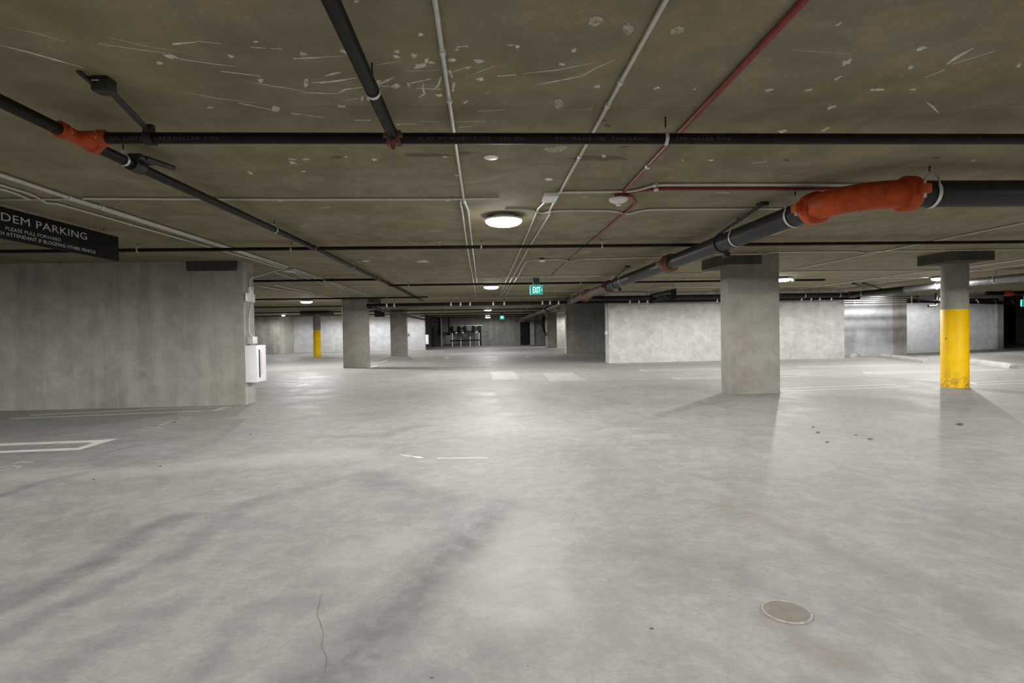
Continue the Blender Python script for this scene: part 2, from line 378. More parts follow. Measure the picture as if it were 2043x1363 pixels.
strokes = [([(600, 115), (640, 114), (680, 112)], 3), ([(750, 130), (775, 126), (802, 122)], 3), ([(648, 152), (665, 147), (681, 144)], 5),
    ([(620, 165), (660, 163), (712, 155)], 6), ([(640, 166), (690, 160)], 4), ([(600, 184), (640, 186), (676, 187)], 4), ([(676, 186), (690, 178), (726, 174)], 5),
    ([(700, 176), (760, 172), (800, 173)], 4), ([(752, 171), (770, 162), (788, 153)], 5), ([(690, 199), (705, 198), (718, 196)], 3),
    ([(600, 229), (625, 232), (652, 234)], 4), ([(708, 240), (740, 240)], 3), ([(792, 248), (830, 247)], 3), ([(840, 242), (878, 243)], 2), ([(905, 243), (967, 242)], 2),
    ([(915, 254), (940, 252)], 3), ([(820, 166), (860, 157)], 4), ([(805, 142), (840, 141), (875, 140)], 2), ([(846, 165), (843, 175), (847, 187), (836, 195)], 4),
    ([(880, 153), (874, 172), (862, 180)], 5), ([(896, 140), (902, 155)], 5), ([(906, 165), (903, 183)], 5), ([(992, 152), (1030, 149)], 4), ([(1040, 147), (1110, 140), (1190, 124)], 3),
    ([(1070, 169), (1110, 162), (1160, 152), (1190, 135), (1225, 120)], 4), ([(910, 94), (934, 92)], 3), ([(1137, 221), (1180, 217), (1183, 208)], 2),
    ([(945, 148), (965, 140), (988, 131)], 3), ([(952, 222), (1007, 219)], 2), ([(1890, 128), (1912, 112), (1942, 96)], 7), ([(1845, 155), (1885, 139)], 2), ([(1900, 128), (1985, 102)], 2),
    ([(1640, 262), (1655, 254)], 5), ([(1800, 334), (1815, 330), (1840, 329)], 4), ([(1668, 52), (1679, 44)], 5), ([(1665, 160), (1678, 152)], 4), ([(1580, 100), (1620, 102), (1700, 108)], 1.6),
    ([(0, 90), (60, 105), (120, 122), (168, 136)], 5), ([(10, 52), (80, 68), (130, 84)], 2), ([(215, 74), (290, 92), (375, 105)], 2.5), ([(195, 87), (330, 106)], 2), ([(335, 105), (360, 118), (430, 128), (475, 133)], 3),
    ([(345, 88), (390, 84)], 4), ([(440, 142), (520, 152)], 3), ([(490, 163), (560, 174), (610, 182)], 3), ([(370, 184), (430, 196), (525, 207)], 2.5), ([(475, 205), (545, 220)], 4), ([(580, 226), (640, 233)], 4),
    ([(500, 94), (530, 96)], 3), ([(540, 97), (563, 98)], 2.5), ([(585, 117), (640, 115)], 4), ([(390, 82), (440, 87)], 2), ([(900, 145), (930, 135)], 2), ([(830, 176), (880, 178)], 3),
    ([(640, 416), (660, 412)], 2), ([(853, 462), (885, 460)], 2), ([(802, 476), (822, 484), (838, 488)], 2), ([(880, 369), (940, 364), (1003, 353)], 1.5), ([(860, 461), (880, 460)], 2),
    ([(1160, 504), (1178, 503)], 2), ([(1375, 470), (1392, 469)], 2), ([(1430, 384), (1455, 385)], 3), ([(1164, 395), (1172, 393)], 3), ([(1840, 425), (1890, 412), (1960, 404)], 1.6),
    ([(1820, 385), (1870, 372)], 1.5), ([(1500, 326), (1530, 322)], 2), ([(600, 452), (615, 450)], 2), ([(1850, 205), (1862, 214), (1873, 226)], 3), ([(1560, 352), (1580, 350)], 2)]
for p, w in strokes: mark(sc, p, w)
for u, v, a, b, g in [(791, 103, 6, 4, 0), (791, 113, 7, 4, 0), (826, 111, 8, 5, 0), (840, 69, 8, 4, -.2), (838, 131, 13, 6, -.2), (850, 122, 5, 7, .3), (862, 125, 11, 3, .2), (901, 120, 8, 4, 0), (911, 99, 6, 3, 0),
    (815, 169, 4, 6, 0), (757, 163, 6, 4, 0), (789, 172, 10, 5, -.3), (610, 166, 5, 9, 0), (722, 197, 4, 6, .4), (737, 195, 5, 8, -.4), (875, 190, 9, 3, -.1), (679, 212, 11, 4, .1), (795, 248, 4, 2, 0), (1032, 93, 6, 4, 0),
    (1145, 101, 6, 5, -.6), (955, 123, 11, 4, .1), (958, 158, 8, 4, 0), (935, 135, 6, 3, 0), (1018, 90, 7, 2, 0), (690, 104, 12, 5, .2), (520, 160, 8, 5, 0), (548, 218, 10, 6, 0), (318, 126, 9, 3, 0), (612, 165, 4, 7, 0),
    (747, 319, 8, 3, 0), (690, 313, 5, 1.6, 0), (888, 313, 7, 2.5, 0), (610, 318, 10, 1.6, 0), (340, 112, 16, 5, .3), (510, 83, 8, 2, 0), (605, 107, 10, 4, .2), (460, 112, 7, 4, .2), (583, 318, 9, 2, .2),
    (1310, 176, 7, 3, -.3), (1386, 178, 5, 2, -.4), (1534, 180, 9, 4, -.3), (1688, 125, 12, 5, -.5), (1613, 180, 9, 3, -.2), (1750, 179, 14, 4, -.1), (1818, 134, 7, 3, -.4), (1822, 179, 9, 2, -.1), (1660, 214, 14, 4, -.3),
    (1838, 97, 15, 4, -.3), (1192, 173, 7, 4, 0), (1120, 128, 7, 4, 0), (2033, 130, 7, 4, -.6), (1944, 320, 9, 2, -.2), (1560, 263, 12, 4, -.2), (1204, 312, 5, 4, .5), (1362, 320, 3, 1.5, 0), (1418, 320, 7, 1.5, 0),
    (1096, 315, 0.1, 0.1, 0), (844, 522, 14, 3.5, 0), (730, 521, 10, 2, 0), (913, 350, 6, 2, 0), (605, 342, 5, 2, 0), (585, 325, 9, 3, .2), (500, 345, 8, 3, .3), (420, 215, 8, 2, 0), (972, 186, 2.5, 1.4, 0), (930, 203, 6, 2, -.5), (712, 3, 6, 4, 0)]:
    blot(sc, u, v, a, b, g)
sc.build('grout_residue', SCUFF, ceiling, False, label='pale grout splashes and scrapes')
pt = MB()
for u, v, a, b, g in [(1189, 42, 17, 12, -.2), (1252, 58, 14, 14, 0), (1351, 61, 18, 10, -.3), (1108, 298, 30, 7, -.1), (1115, 207, 10, 12, 0)]: blot(pt, u, v, a, b, g, CEIL-0.0016, 16, .22)
pt.build('broken_patch', STONE, ceiling, False, label='rough broken-out patches of aggregate')
dk = MB()
for u, v, a, b, g in [(672, 314, 16, 4, 0), (930, 306, 22, 4, 0), (850, 310, 60, 4, 0), (1195, 316, 70, 6, 0), (1245, 293, 12, 2, 0), (1212, 250, 8, 4, .3), (1206, 241, 5, 2, 0), (1570, 320, 8, 3, 0), (1868, 315, 10, 3, 0)]:
    blot(dk, u, v, a, b, g, CEIL-0.0009, 14, .3)
dk.build('damp_stain', plain('damp stain', (0.12, 0.10, 0.06), 0.8), ceiling, False, label='dark damp stains')

# painted bays on the slab: hairpin stripes, worn hatching, stencilled numbers
def strip(mb, a, b, w, z=0.002):
    a, b = Vector(Z(*a, z)), Vector(Z(*b, z)); d = (b-a).normalized(); n = Vector((-d.y, d.x, 0))*w/2
    mb.add([a+n, b+n, b-n, a-n], [(0, 1, 2, 3)])
def poly(mb, px, z=0.002): mb.add([Z(u, v, z) for u, v in px], [tuple(range(len(px)))])
def stripe(lines, w=0.09, mat=STRIPE):
    mb = MB()
    for ln in lines:
        for a, b in zip(ln[:-1], ln[1:]): strip(mb, a, b, w)
    return mb.build('parking_stripe', mat, floor, False)
mb = MB(); poly(mb, [(-60, 889.5), (190, 878), (235, 875.5), (160, 897.5), (-60, 908.5), (-60, 902.5), (155, 893.5), (180, 886), (-60, 896)])
mb = MB()
poly(mb, [(-80, 888), (192, 878), (235, 875.5), (196, 882.5), (-80, 892.5)]); poly(mb, [(-80, 903), (155, 893.5), (160, 897.8), (-80, 907.5)])
poly(mb, [(155, 893.5), (196, 880), (235, 875.5), (160, 897.8)]); mb.build('parking_stripe', STRIPE, floor, False)
mb = MB(); poly(mb, [(60, 827.5), (330, 814.5), (330, 816.2), (60, 830)]); poly(mb, [(20, 834), (400, 819), (400, 821), (20, 837)])
poly(mb, [(330, 814.5), (462, 811), (462, 812.2), (330, 816.2)]); poly(mb, [(400, 819), (432, 820), (462, 811), (450, 811), (425, 819)]); mb.build('parking_stripe', FADED, floor, False)
stripe([[(505, 771.5), (594, 770.5), (613, 766)], [(505, 767.5), (600, 766.3)]], 0.07)
stripe([[(520, 755.5), (640, 753), (680, 747.5)]], 0.08, FADED)
stripe([[(530, 739.5), (600, 738), (612, 736)]], 0.09, FADED)
stripe([[(530, 722), (560, 720.5)]], 0.12, FADED)
stripe([[(742, 726), (762, 722.5), (775, 718)], [(735, 735), (752, 729)]], 0.10)
stripe([[(780, 712.5), (790, 712)]], 0.15)
stripe([[(1275, 738), (1560, 732)], [(1275, 738), (1290, 740.3), (1560, 734.6)]], 0.07)
stripe([[(1341, 754.4), (1440, 752.2), (1560, 747.6), (1612, 745.4)], [(1341, 754.4), (1358, 756.8), (1440, 755.2), (1560, 751.8), (1638, 749.4)]], 0.065)
stripe([[(1500, 777.8), (1558, 775.7), (1787, 767)], [(1500, 782.8), (1558, 780.6), (1816, 771.6)]], 0.06)
stripe([[(1590, 731.8), (1814, 727.2)], [(1590, 731.8), (1606, 732.9), (1827, 728.8)]], 0.065)
stripe([[(1722, 743.8), (1883, 739.2), (2000, 736.2)], [(1722, 743.8), (1739, 746), (1883, 741.8), (2010, 738.4)]], 0.065)
stripe([[(1933, 763.6), (2120, 756)], [(1933, 763.6), (1952, 767.6), (2120, 761.5)]], 0.065)
stripe([[(1228, 726.3), (1433, 723.3), (1560, 720.6), (1715, 715.6)]], 0.07)
stripe([[(2000, 729.5), (2043, 727.5)]], 0.06)
wp = MB(); poly(wp, [(978, 742), (1024, 739.5), (1036, 757), (984, 758.5)]); wp.build('worn_hatching', HATCH, floor, False)
wp = MB(); poly(wp, [(1082, 744.5), (1140, 743), (1172, 759.5), (1096, 761)]); wp.build('worn_hatching', HATCH, floor, False)
for q in ([(884, 715.5), (890, 712.5), (900, 713.2), (893, 716)], [(1046, 712), (1054, 711), (1064, 713.5), (1052, 714)]):
    wp = MB(); poly(wp, q); wp.build('lane_arrow', FADED, floor, False)
def stencil(segs):
    mb = MB()
    for a, b in segs: strip(mb, a, b, 0.045)
    mb.build('bay_number', FADED, floor, False)
stencil([((271, 858), (300, 858)), ((289, 853.5), (320, 853)), ((300, 858), (320, 853)), ((318, 849), (334, 843.5)), ((322, 848), (340, 847)), ((340, 844), (358, 839.5)), ((334, 845), (350, 843)), ((360, 834.5), (368, 832.5)), ((368, 832.5), (388, 832)), ((366, 837.5), (378, 834)), ((345, 845), (352, 841))])
stencil([((-10, 940), (30, 934)), ((25, 929), (40, 931)), ((40, 931), (30, 935)), ((25, 926), (40, 922)), ((36, 922), (66, 923)), ((-10, 935), (20, 930))])

mb = MB()
pc = [Z(u, v, 0.0012) for u, v in ((643, 1178), (640, 1192), (637, 1205), (634, 1216), (632, 1228), (638, 1240), (642, 1252), (646, 1265), (643, 1277), (641, 1288), (647, 1301), (652, 1312), (650, 1330), (648, 1345))]
for i, (p, q) in enumerate(zip(pc[:-1], pc[1:])):
    wd = 0.0012+0.0008*(i % 3); mb.add([p-Vector((wd/2, 0, 0)), p+Vector((wd/2, 0, 0)), q+Vector((wd/2, 0, 0)), q-Vector((wd/2, 0, 0))], [(0, 1, 2, 3)])
mb.build('hairline_crack', plain('crack', (0.19, 0.14, 0.12), 0.9), floor, False)
mb = MB(); pc = [Z(u, v, 0.0012) for u, v in ((1690, 838), (1740, 852), (1775, 862), (1810, 872), (1900, 893))]
for p, q in zip(pc[:-1], pc[1:]): mb.add([p, p+Vector((0, .012, 0)), q+Vector((0, .012, 0)), q], [(0, 1, 2, 3)])
mb.build('joint_line', plain('joint', (0.22, 0.21, 0.2), 0.9), floor, False)
mb = MB()
for q in ([(793, 906), (812, 909), (836, 911), (836, 912), (812, 911)], [(822, 911), (838, 911), (846, 914), (830, 914)], [(872, 914), (975, 913), (975, 914), (872, 915.4)]): poly(mb, q)
mb.build('chalk_scrape', STRIPE, floor, False)
mb = MB()
for u, v, a in ((861, 1352, 4), (1053, 1329, 2.5), (320, 930, 3), (187, 957, 3), (500, 867, 2.5), (1622, 852, 4), (1632, 863, 5), (1650, 882, 5), (1735, 876, 6), (1915, 847, 8), (1708, 868, 4), (1300, 1254, 5)):
    cc = [Z(u+a*math.cos(t)*random.uniform(.6, 1.2), v+a*.35*math.sin(t), 0.0012) for t in [k*PI/4 for k in range(8)]]; mb.add(cc, [tuple(range(8))])
mb.build('rubber_speck', plain('rubber speck', (0.10, 0.10, 0.10), 0.8), floor, False)

# flush round cleanout cover in the slab, foreground right
c = Z(1569, 1221, 0.0); cv = thing('floor_cleanout', 'round concrete-filled access cover set flush in the foreground floor', 'drain cover', (c.x, c.y, 0))
mb = MB()
for k in range(36):
    a0, a1 = 2*PI*k/36, 2*PI*(k+1)/36
    mb.add([c+Vector((math.cos(a)*r, math.sin(a)*r, h)) for a in (a0, a1) for r, h in ((0.101, 0.0005), (0.101, 0.004), (0.092, 0.004), (0.092, 0.0005))], [(0, 1, 5, 4), (1, 2, 6, 5), (2, 3, 7, 6)])
mb.build('rim', plain('cover rim', (0.41, 0.395, 0.365), 0.7, 0, 0.3, 40), cv)
mb = MB()
mb.lathe([(0.0915, 0.0002), (0.0915, 0.002), (0.088, 0.0026)], c, n=36)
for k in range(-10, 11):
    x = k*0.0085; L = math.sqrt(max(0, 0.086**2-x*x))
    if L > 0.01: mb.box((c.x+x-0.0022, c.y-L, 0.002), (c.x+x+0.0022, c.y+L, 0.0042))
mb.build('ribbed_plate', plain('cover plate', (0.30, 0.275, 0.235), 0.75), cv)

# ------------------------------------------------------------------ columns
def square_column(x0, x1, y0, y1, label, cap=None):
    t = thing('concrete_column', label, 'column', ((x0+x1)/2, (y0+y1)/2, 0), 'concrete columns')
    MB().bbox((x0, y0, 0), (x1, y1, CEIL-0.001), 0.012).build('shaft', COLM, t)
    if cap: MB().box(*cap).build('cap', CAPM, t, False, label='cap under the slab with shade in its colour')
    return t
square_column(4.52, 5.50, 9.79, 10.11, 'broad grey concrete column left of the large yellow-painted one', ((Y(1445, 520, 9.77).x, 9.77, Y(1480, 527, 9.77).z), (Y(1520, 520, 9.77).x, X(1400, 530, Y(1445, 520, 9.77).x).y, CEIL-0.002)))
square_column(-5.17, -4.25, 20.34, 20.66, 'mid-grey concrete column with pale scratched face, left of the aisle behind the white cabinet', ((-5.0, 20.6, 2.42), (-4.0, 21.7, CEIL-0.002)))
square_column(-5.16, -4.24, 30.66, 30.98, 'shaded concrete column with a small grey box on its side, left of the aisle')
square_column(4.70, 5.42, 39.6, 40.6, 'far concrete column near the dark doorway at the end of the aisle')
square_column(-17.1, -16.75, 35.9, 36.2, 'slim pale concrete post seen just over the white cabinet')
def round_column(x, y, r, ztop, label, cap):
    t = thing('yellow_column', label, 'column', (x, y, 0), 'round columns painted yellow')
    MB().lathe([(r, 0), (r, CEIL-0.001)], (x, y, 0), n=48).build('shaft', COLM, t)
    MB().lathe([(r+0.002, 0), (r+0.003, 0.02), (r+0.003, ztop), (r+0.001, ztop+0.004)], (x, y, 0), n=48).build('painted_base', YEL, t, label='chipped yellow paint')
    MB().box(*cap).build('cap', CAPM, t, False, label='cap under the slab with shade in its colour')
yr = 9.99+0.19
zt = Y(1907, 618, yr).z
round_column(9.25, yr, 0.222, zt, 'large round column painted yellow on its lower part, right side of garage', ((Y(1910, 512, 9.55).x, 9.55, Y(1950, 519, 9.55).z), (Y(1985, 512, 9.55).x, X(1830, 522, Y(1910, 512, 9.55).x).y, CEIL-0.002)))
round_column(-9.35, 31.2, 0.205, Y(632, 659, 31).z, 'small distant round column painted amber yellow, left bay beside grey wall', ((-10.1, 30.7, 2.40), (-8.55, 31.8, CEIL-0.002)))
# cap over the end of the left wall, its shade put into the colour
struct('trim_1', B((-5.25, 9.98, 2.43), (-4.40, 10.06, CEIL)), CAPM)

# ------------------------------------------------------------------ lamps
# wide garage luminaire: the intensity by angle from straight down, as the maker's file would list it
ANG = [0, 10, 20, 30, 40, 50, 60, 68, 74, 78, 82, 85, 88, 90, 95, 120, 180]
CD = [100, 103, 115, 137, 172, 232, 315, 375, 395, 390, 300, 175, 65, 20, 4, 0, 0]
IES = bpy.data.texts.new('luminaire.ies')
IES.write('IESNA:LM-63-1995\nTILT=NONE\n1 1000 1 %d 1 1 2 0.1 0.1 0.1\n1 1 10\n%s\n0\n%s\n' % (len(ANG), ' '.join(map(str, ANG)), ' '.join(map(str, CD))))
LUM = 39.0
def lamp(x, y, label, r=0.22, k=1.0):
    t = thing('ceiling_light', label, 'light', (x, y, CEIL), 'round ceiling lights')
    MB().lathe([(r*0.55, 0), (r*0.62, -0.03), (r*0.99, -0.045), (r, -0.06), (r*0.97, -0.066)], (x, y, CEIL), n=40).build('housing', WPLAS, t)
    MB().lathe([(r*0.96, -0.066), (r*0.93, -0.085), (r*0.80, -0.105), (r*0.5, -0.122), (0.02, -0.128)], (x, y, CEIL), n=40).build('diffuser', LENS, t, label='glowing frosted lens')
    ld = bpy.data.lights.new('luminaire', 'POINT'); ld.energy = LUM*k; ld.color = (1.0, 0.975, 0.945); ld.shadow_soft_size = 0.03; ld.use_nodes = True
    nt = ld.node_tree; em = [n for n in nt.nodes if n.type == 'EMISSION'][0]
    ies = nt.nodes.new('ShaderNodeTexIES'); ies.mode = 'INTERNAL'; ies.ies = IES; ies.inputs['Strength'].default_value = 1.0
    nt.links.new(ies.outputs['Fac'], em.inputs['Strength'])
    lo = bpy.data.objects.new('luminaire', ld); COL.objects.link(lo); lo.parent = t; lo.location = (0, 0, -0.195)
    return t
lamp(0.267, 6.36, 'brightest round ceiling light, nearest in the centre of the aisle', k=0.62)
lamp(0.265, 15.6, 'second lit ceiling light along the aisle, left of the green exit sign', k=0.8)
lamp(0.31, 31.4, 'third lit ceiling light down the aisle, just past the dark cross pipe', k=0.55)
lamp(0.40, 40.8, 'small far ceiling light below the third one down the aisle', k=0.2)
lamp(0.45, 47.2, 'faintest farthest ceiling light at the end of the aisle', k=0.13)
lamp(-6.75, 21.3, 'ceiling light in the left bay between the white cabinet and the grey column')
lamp(8.18, 14.4, 'ceiling light showing at the right edge of the broad grey column', k=0.64)
lamp(12.98, 14.75, 'ceiling light half hidden behind the yellow column at right', k=0.6)
lamp(-12.4, 34.6, 'tiny ceiling light far off in the left bay near the stained wall', r=0.10, k=0.4)
lamp(0.267, -3.2, 'ceiling light behind the camera over the near floor')
lamp(9.0, 2.2, 'added unseen ceiling light over the right foreground', k=1.25)  # added lamp outside the view, lifts the right foreground and the yellow front
lamp(-8.0, -0.5, 'added unseen ceiling light over the left foreground', k=0.85)  # added lamp outside the view, brightens the left foreground floor
lamp(-9.0, 37.2, 'ceiling light hidden behind the left grey column, washing the rear wall', k=0.33)
lamp(-5.5, 37.0, 'ceiling light hidden behind the shaded left column', k=0.33)
lamp(7.6, 41.2, 'ceiling light hidden behind the right rear wall', k=0.5)
lamp(15.3, 19.95, 'added ceiling light hidden behind the pipes in the right bay', k=0.24)  # added lamp, throws the thin pipes' shadows onto the bay wall
lamp(20.0, 22.0, 'added ceiling light hidden right behind the large yellow column', k=0.5)  # added lamp, kept out of sight to brighten the right end wall

# ------------------------------------------------------------------ pipework
def hanger(parent, p, R, axis, rod=True, mat=ZINC, w=0.022, name='pipe_hanger'):
    p = Vector(p); mb = MB(); mb.ring(p, R+0.002, 0.004, axis, PI*0.12, PI*1.88, flat=w)
    top = p+Vector((0, 0, R+0.035))
    ax = Vector(axis).normalized(); side = Vector((0, 0, 1)).cross(ax)
    for s in (1, -1):
        a = p+Vector((0, 0, 1))*math.cos(PI*0.12)*R + side*s*math.sin(PI*0.12)*R*1.02
        mb.tube([a, top+side*s*0.008], 0.006, 6)
    h = mb.build(name, mat, parent)
    if rod and top.z < CEIL-0.005:
        MB().tube([top, (top.x, top.y, CEIL)], 0.005, 6).build('rod', DARKM, h)
    return h
def coupling(parent, p, axis, r, w=0.075, mat=ORANGE, bolts=True):
    p = Vector(p); ax = Vector(axis).normalized(); mb = MB()
    a, b = p-ax*w/2, p+ax*w/2
    mb.tube([a, a+ax*w*0.12, p-ax*w*0.3, p+ax*w*0.3, b-ax*w*0.12, b], [r*1.08, r*1.28, r*1.34, r*1.34, r*1.28, r*1.08], 24)
    sd = Vector((0, 0, 1)).cross(ax); sd = sd.normalized() if sd.length > 0.1 else Vector((1, 0, 0))
    for s in (1, -1):
        q = p+sd*s*r*1.55
        e = Vector((abs(ax.x)*w*0.32+abs(sd.x)*r*0.3+0.001, abs(ax.y)*w*0.32+abs(sd.y)*r*0.3+0.001, r*0.34))
        mb.bbox(q-e, q+e, 0.004)
    c = mb.build('coupling', mat, parent)
    if bolts:
        for s in (1, -1):
            q = p+sd*s*r*1.6; MB().tube([q-Vector((0, 0, r*0.62)), q+Vector((0, 0, r*0.55))], r*0.13, 6).build('bolt', BRASS, c)
    return c
SPR = 'dark sprinkler pipes under the slab'
def pipe(label, pts, r, mat=BLACK, name='sprinkler_pipe', cat='pipe', group=SPR, fillet=0, n=16, loc=None):
    P = [Vector(p) for p in pts]
    t = thing(name, label, cat, loc or P[0], group)
    MB().tube(P, r, n, fillet).build('pipe_run', mat, t)
    return t

# cross main along the top of the picture, with its printed legend
yA, zA, rA = 3.445, 2.46, 0.034
tA = pipe('long black sprinkler main with printed lettering, crossing nearest the camera', [(-2.32, yA, zA), (8.5, yA, zA)], rA)
hx = Y(1328, 272, yA).x
hanger(tA, (hx, yA, zA), rA, (1, 0, 0))
def wrap_text(body, size, x, parent):
    vs, fs = text_mesh(body, size, 1.25)
    q = Vector((0, -yA, EYE-zA)).normalized(); base = math.atan2(q.z, q.y); out = []
    for v in vs:
        a = base-(v.y-size*0.35)/rA
        out.append(Vector((x+v.x*1.6, yA+math.cos(a)*(rA+0.0008), zA+math.sin(a)*(rA+0.0008))))
    MB().add(out, fs).build('printed_text', PRINT, parent, False)
wrap_text('UL LISTED   SPRINKLER PIPE', 0.026, -2.22, tA)
wrap_text('X XL FT PIPE   2 1/2   300 PSI', 0.026, -0.38, tA)
wrap_text('PSI  MADE  IN  THAILAND', 0.026, 0.48, tA)
wrap_text('SPRINKLER PIPE', 0.026, 1.25, tA)
# left main running down the aisle
xL = -2.425
tL = pipe('black sprinkler main with orange tee, running down the left of the aisle', [(xL, -6, 2.46), (xL, 3.8, 2.458), (xL, 8.05, 2.512), (xL, 12.9, 2.53), (xL, 16, 2.552), (xL, 22.2, 2.556)], 0.034, loc=(xL, yA, 2.46))
tee = MB(); tee.tube([(xL, yA-0.15, zA), (xL, yA+0.15, zA)], 0.041, 20); tee.tube([(xL, yA, zA), (xL+0.16, yA, zA)], 0.041, 20)
te = tee.build('tee', ORANGE, tL, label='orange tee fitting')
for p, ax in (((xL, yA-0.13, zA), (0, 1, 0)), ((xL, yA+0.13, zA), (0, 1, 0)), ((xL+0.14, yA, zA), (1, 0, 0))): coupling(tL, p, ax, 0.036, 0.06)
hanger(tL, (xL, 3.86, 2.458), 0.034, (0, 1, 0)); hanger(tL, (xL, Y(0, 0, 1).y*6.55, 2.49), 0.034, (0, 1, 0)); hanger(tL, (xL, 10.4, 2.522), 0.034, (0, 1, 0))
# brace clamp with tail on the left main just past the tee
bk = MB(); bk.tube([(xL, 3.93, 2.458), (xL, 4.05, 2.458)], 0.047, 18); bk.bbox((xL-0.02, 3.93, 2.49), (xL+0.07, 4.1, 2.53), 0.008); bk.tube([(xL+0.06, 4.0, 2.515), (xL+0.1, 4.28, 2.53)], 0.02, 10)
bk.build('brace_clamp', DARKM, tL)
# branch main from over the camera to the red mechanical tee
x2 = -0.53
t2 = pipe('short black sprinkler branch overhead with white hanger, ending at a small red tee', [(x2, -2.5, zA+0.005), (x2, yA-0.04, zA)], 0.034, loc=(x2, yA, zA))
hanger(t2, (x2, Z(748, 194, zA-.03).y, zA), 0.034, (0, 1, 0))
coupling(t2, (x2, yA-0.05, zA), (0, 1, 0), 0.032, 0.055, RUST, False)
mt = MB(); mt.tube([(x2-0.005, yA, zA-0.05), (x2-0.005, yA, zA+0.05)], 0.012, 10); mt.ring((x2, yA, zA), 0.037, 0.012, (1, 0, 0), flat=0.085)
mt.bbox((x2-0.03, yA-0.075, zA-0.055), (x2+0.03, yA-0.035, zA-0.015), 0.006); mt.tube([(x2, yA-0.05, zA-0.05), (x2, yA-0.05, zA-0.085)], [0.02, 0.01], 10)
mt.build('red_tee', RUST, t2, label='dull red tee fitting')
# sway brace up left
br = thing('sway_brace', 'dark steel sway brace rising to the slab above the orange tee', 'pipe brace', Z(300, 262, 2.50))
a, b = Vector(Z(303, 268, 2.49)), Vector(Z(215, 176, 2.555))
MB().tube([a, b], 0.017, 12).build('strut', DARKM, br)
m_ = MB(); dd = (a-b).normalized(); m_.bbox(b-Vector((0.055, 0.05, 0.03)), b+Vector((0.03, 0.03, 0.045)), 0.006)
for s in (1, -1): m_.tube([b+Vector((-0.045, 0.03*s, 0.0)), b+Vector((-0.08, 0.03*s-0.07, 0.042))], 0.011, 8)
m_.build('slab_bracket', DARKM, br)
MB().box(b+Vector((-0.06, -0.052, 0.015)), b+Vector((-0.01, -0.046, 0.022))).build('washer', ZINC, br)
m_ = MB(); m_.ring((a.x, yA, zA), 0.037, 0.008, (1, 0, 0), flat=0.05); m_.bbox(a+Vector((-0.01, -0.08, -0.01)), a+Vector((0.05, -0.045, 0.035)), 0.005)
m_.build('pipe_clamp', DARKM, br)

# branch lines crossing the garage
def branch(label, x0, x1, y, z=2.5, r=0.024, hang=(), loc=None):
    t = pipe(label, [(x0, y, z), (x1, y, z)], r, loc=loc)
    for hx in hang: hanger(t, (hx, y, z), r, (1, 0, 0), True, ZINC, 0.016)
    return t
tB = branch('dark branch line crossing the whole ceiling just beyond the brightest light', -12.5, 14, 8.05, 2.5, 0.025, (-4.9, -2.75, 1.8, -0.0))
coupling(tB, (xL, 8.05, 2.505), (0, 1, 0), 0.034, 0.13, RUST, True)
sp_ = MB(); sp_.tube([(-0.62, 8.05, 2.5), (-0.62, 8.05, 2.575)], 0.014, 10); sp_.lathe([(0.035, 0), (0.035, 0.004), (0.01, 0.012)], (-0.62, 8.05, 2.575)); sp_.build('sprinkler_head', BRASS, tB)
tE1 = branch('short dark branch line from the white cabinet wall to the left main', -8.5, xL+0.02, 12.7, 2.5, 0.026, (-3.6,))
coupling(tE1, (xL, 12.7, 2.525), (0, 1, 0), 0.034, 0.12, RUST, False)
tE2 = branch('dark branch line from the left main across the aisle above the exit sign', xL, 7.3, 14.25, 2.5, 0.026, (-1.9, 2.6))
coupling(tE2, (xL, 14.25, 2.535), (0, 1, 0), 0.034, 0.12, RUST, False)
branch('dark branch line just in front of the left bay light', -9.5, -1.9, 19.1, 2.5, 0.028, (-3.3,))
branch('dark branch line just behind the left bay light', -14.5, -4.4, 24.3, 2.5, 0.028, (-12.0, -5.5))
branch('dark branch line in the left bay over the amber column', -16.5, 4.3, 30.1, 2.5, 0.03, (-12.5, -2.0, 2.5))
branch('dark branch line in front of the rear left wall', -16.0, 4.4, 35.2, 2.5, 0.03, (-11.0, -3.0, 2.5))
branch('dark branch line in front of the far valve rack', -4.2, 4.6, 44.4, 2.5, 0.03, (-2.5, 2.5))
branch('dark branch line crossing the aisle between the third and fourth lights', -4.4, 4.4, 38.6, 2.46, 0.035, (-3.0, 2.2))
pR = Z(1570, 556.5, 2.5); pR2 = Z(1678, 553.4, 2.5)
branch('stub of dark branch line ending right of the broad grey column', 8.45, pR2.x, 14.3, 2.5, 0.028, (pR2.x-0.9,))

# the big drain: along the right of the aisle, orange elbow, then off to the right
xD, zD, rD = 3.16, 2.36, 0.113
tD = thing('drain_pipe', 'large black drain pipe with bright orange elbow, sweeping from the right edge down the aisle', 'pipe', (xD, 4.49, zD), 'large drain pipes')
MB().tube([(xD, 5.0, 2.36), (xD, 7.1, 2.354), (xD, 9.0, 2.346), (xD, 13.4, 2.33)], rD, 32).build('pipe_run', IRON, tD)
MB().tube([(xD, 13.4, 2.33), (xD, 20, 2.315)], rD, 28).build('pipe_run', plain('faded red pipe', (0.075, 0.05, 0.045), 0.5), tD, label='dull red length of pipe')
MB().tube([(xD, 20, 2.315), (xD, 34, 2.285), (xD, 49.5, 2.24)], rD, 24).build('pipe_run', IRON, tD)
MB().tube([(3.68, 4.49, zD), (9.5, 4.49, zD)], rD, 32).build('pipe_run', IRON, tD)
arc = [(xD+0.46-0.46*math.cos(t), 4.49+0.46-0.46*math.sin(t), zD) for t in [PI/2*k/12 for k in range(13)]]
MB().tube([(xD, 5.0, zD)]+arc+[(3.68, 4.49, zD)], rD*1.06, 32).build('elbow', ORANGE, tD, label='bright orange elbow')
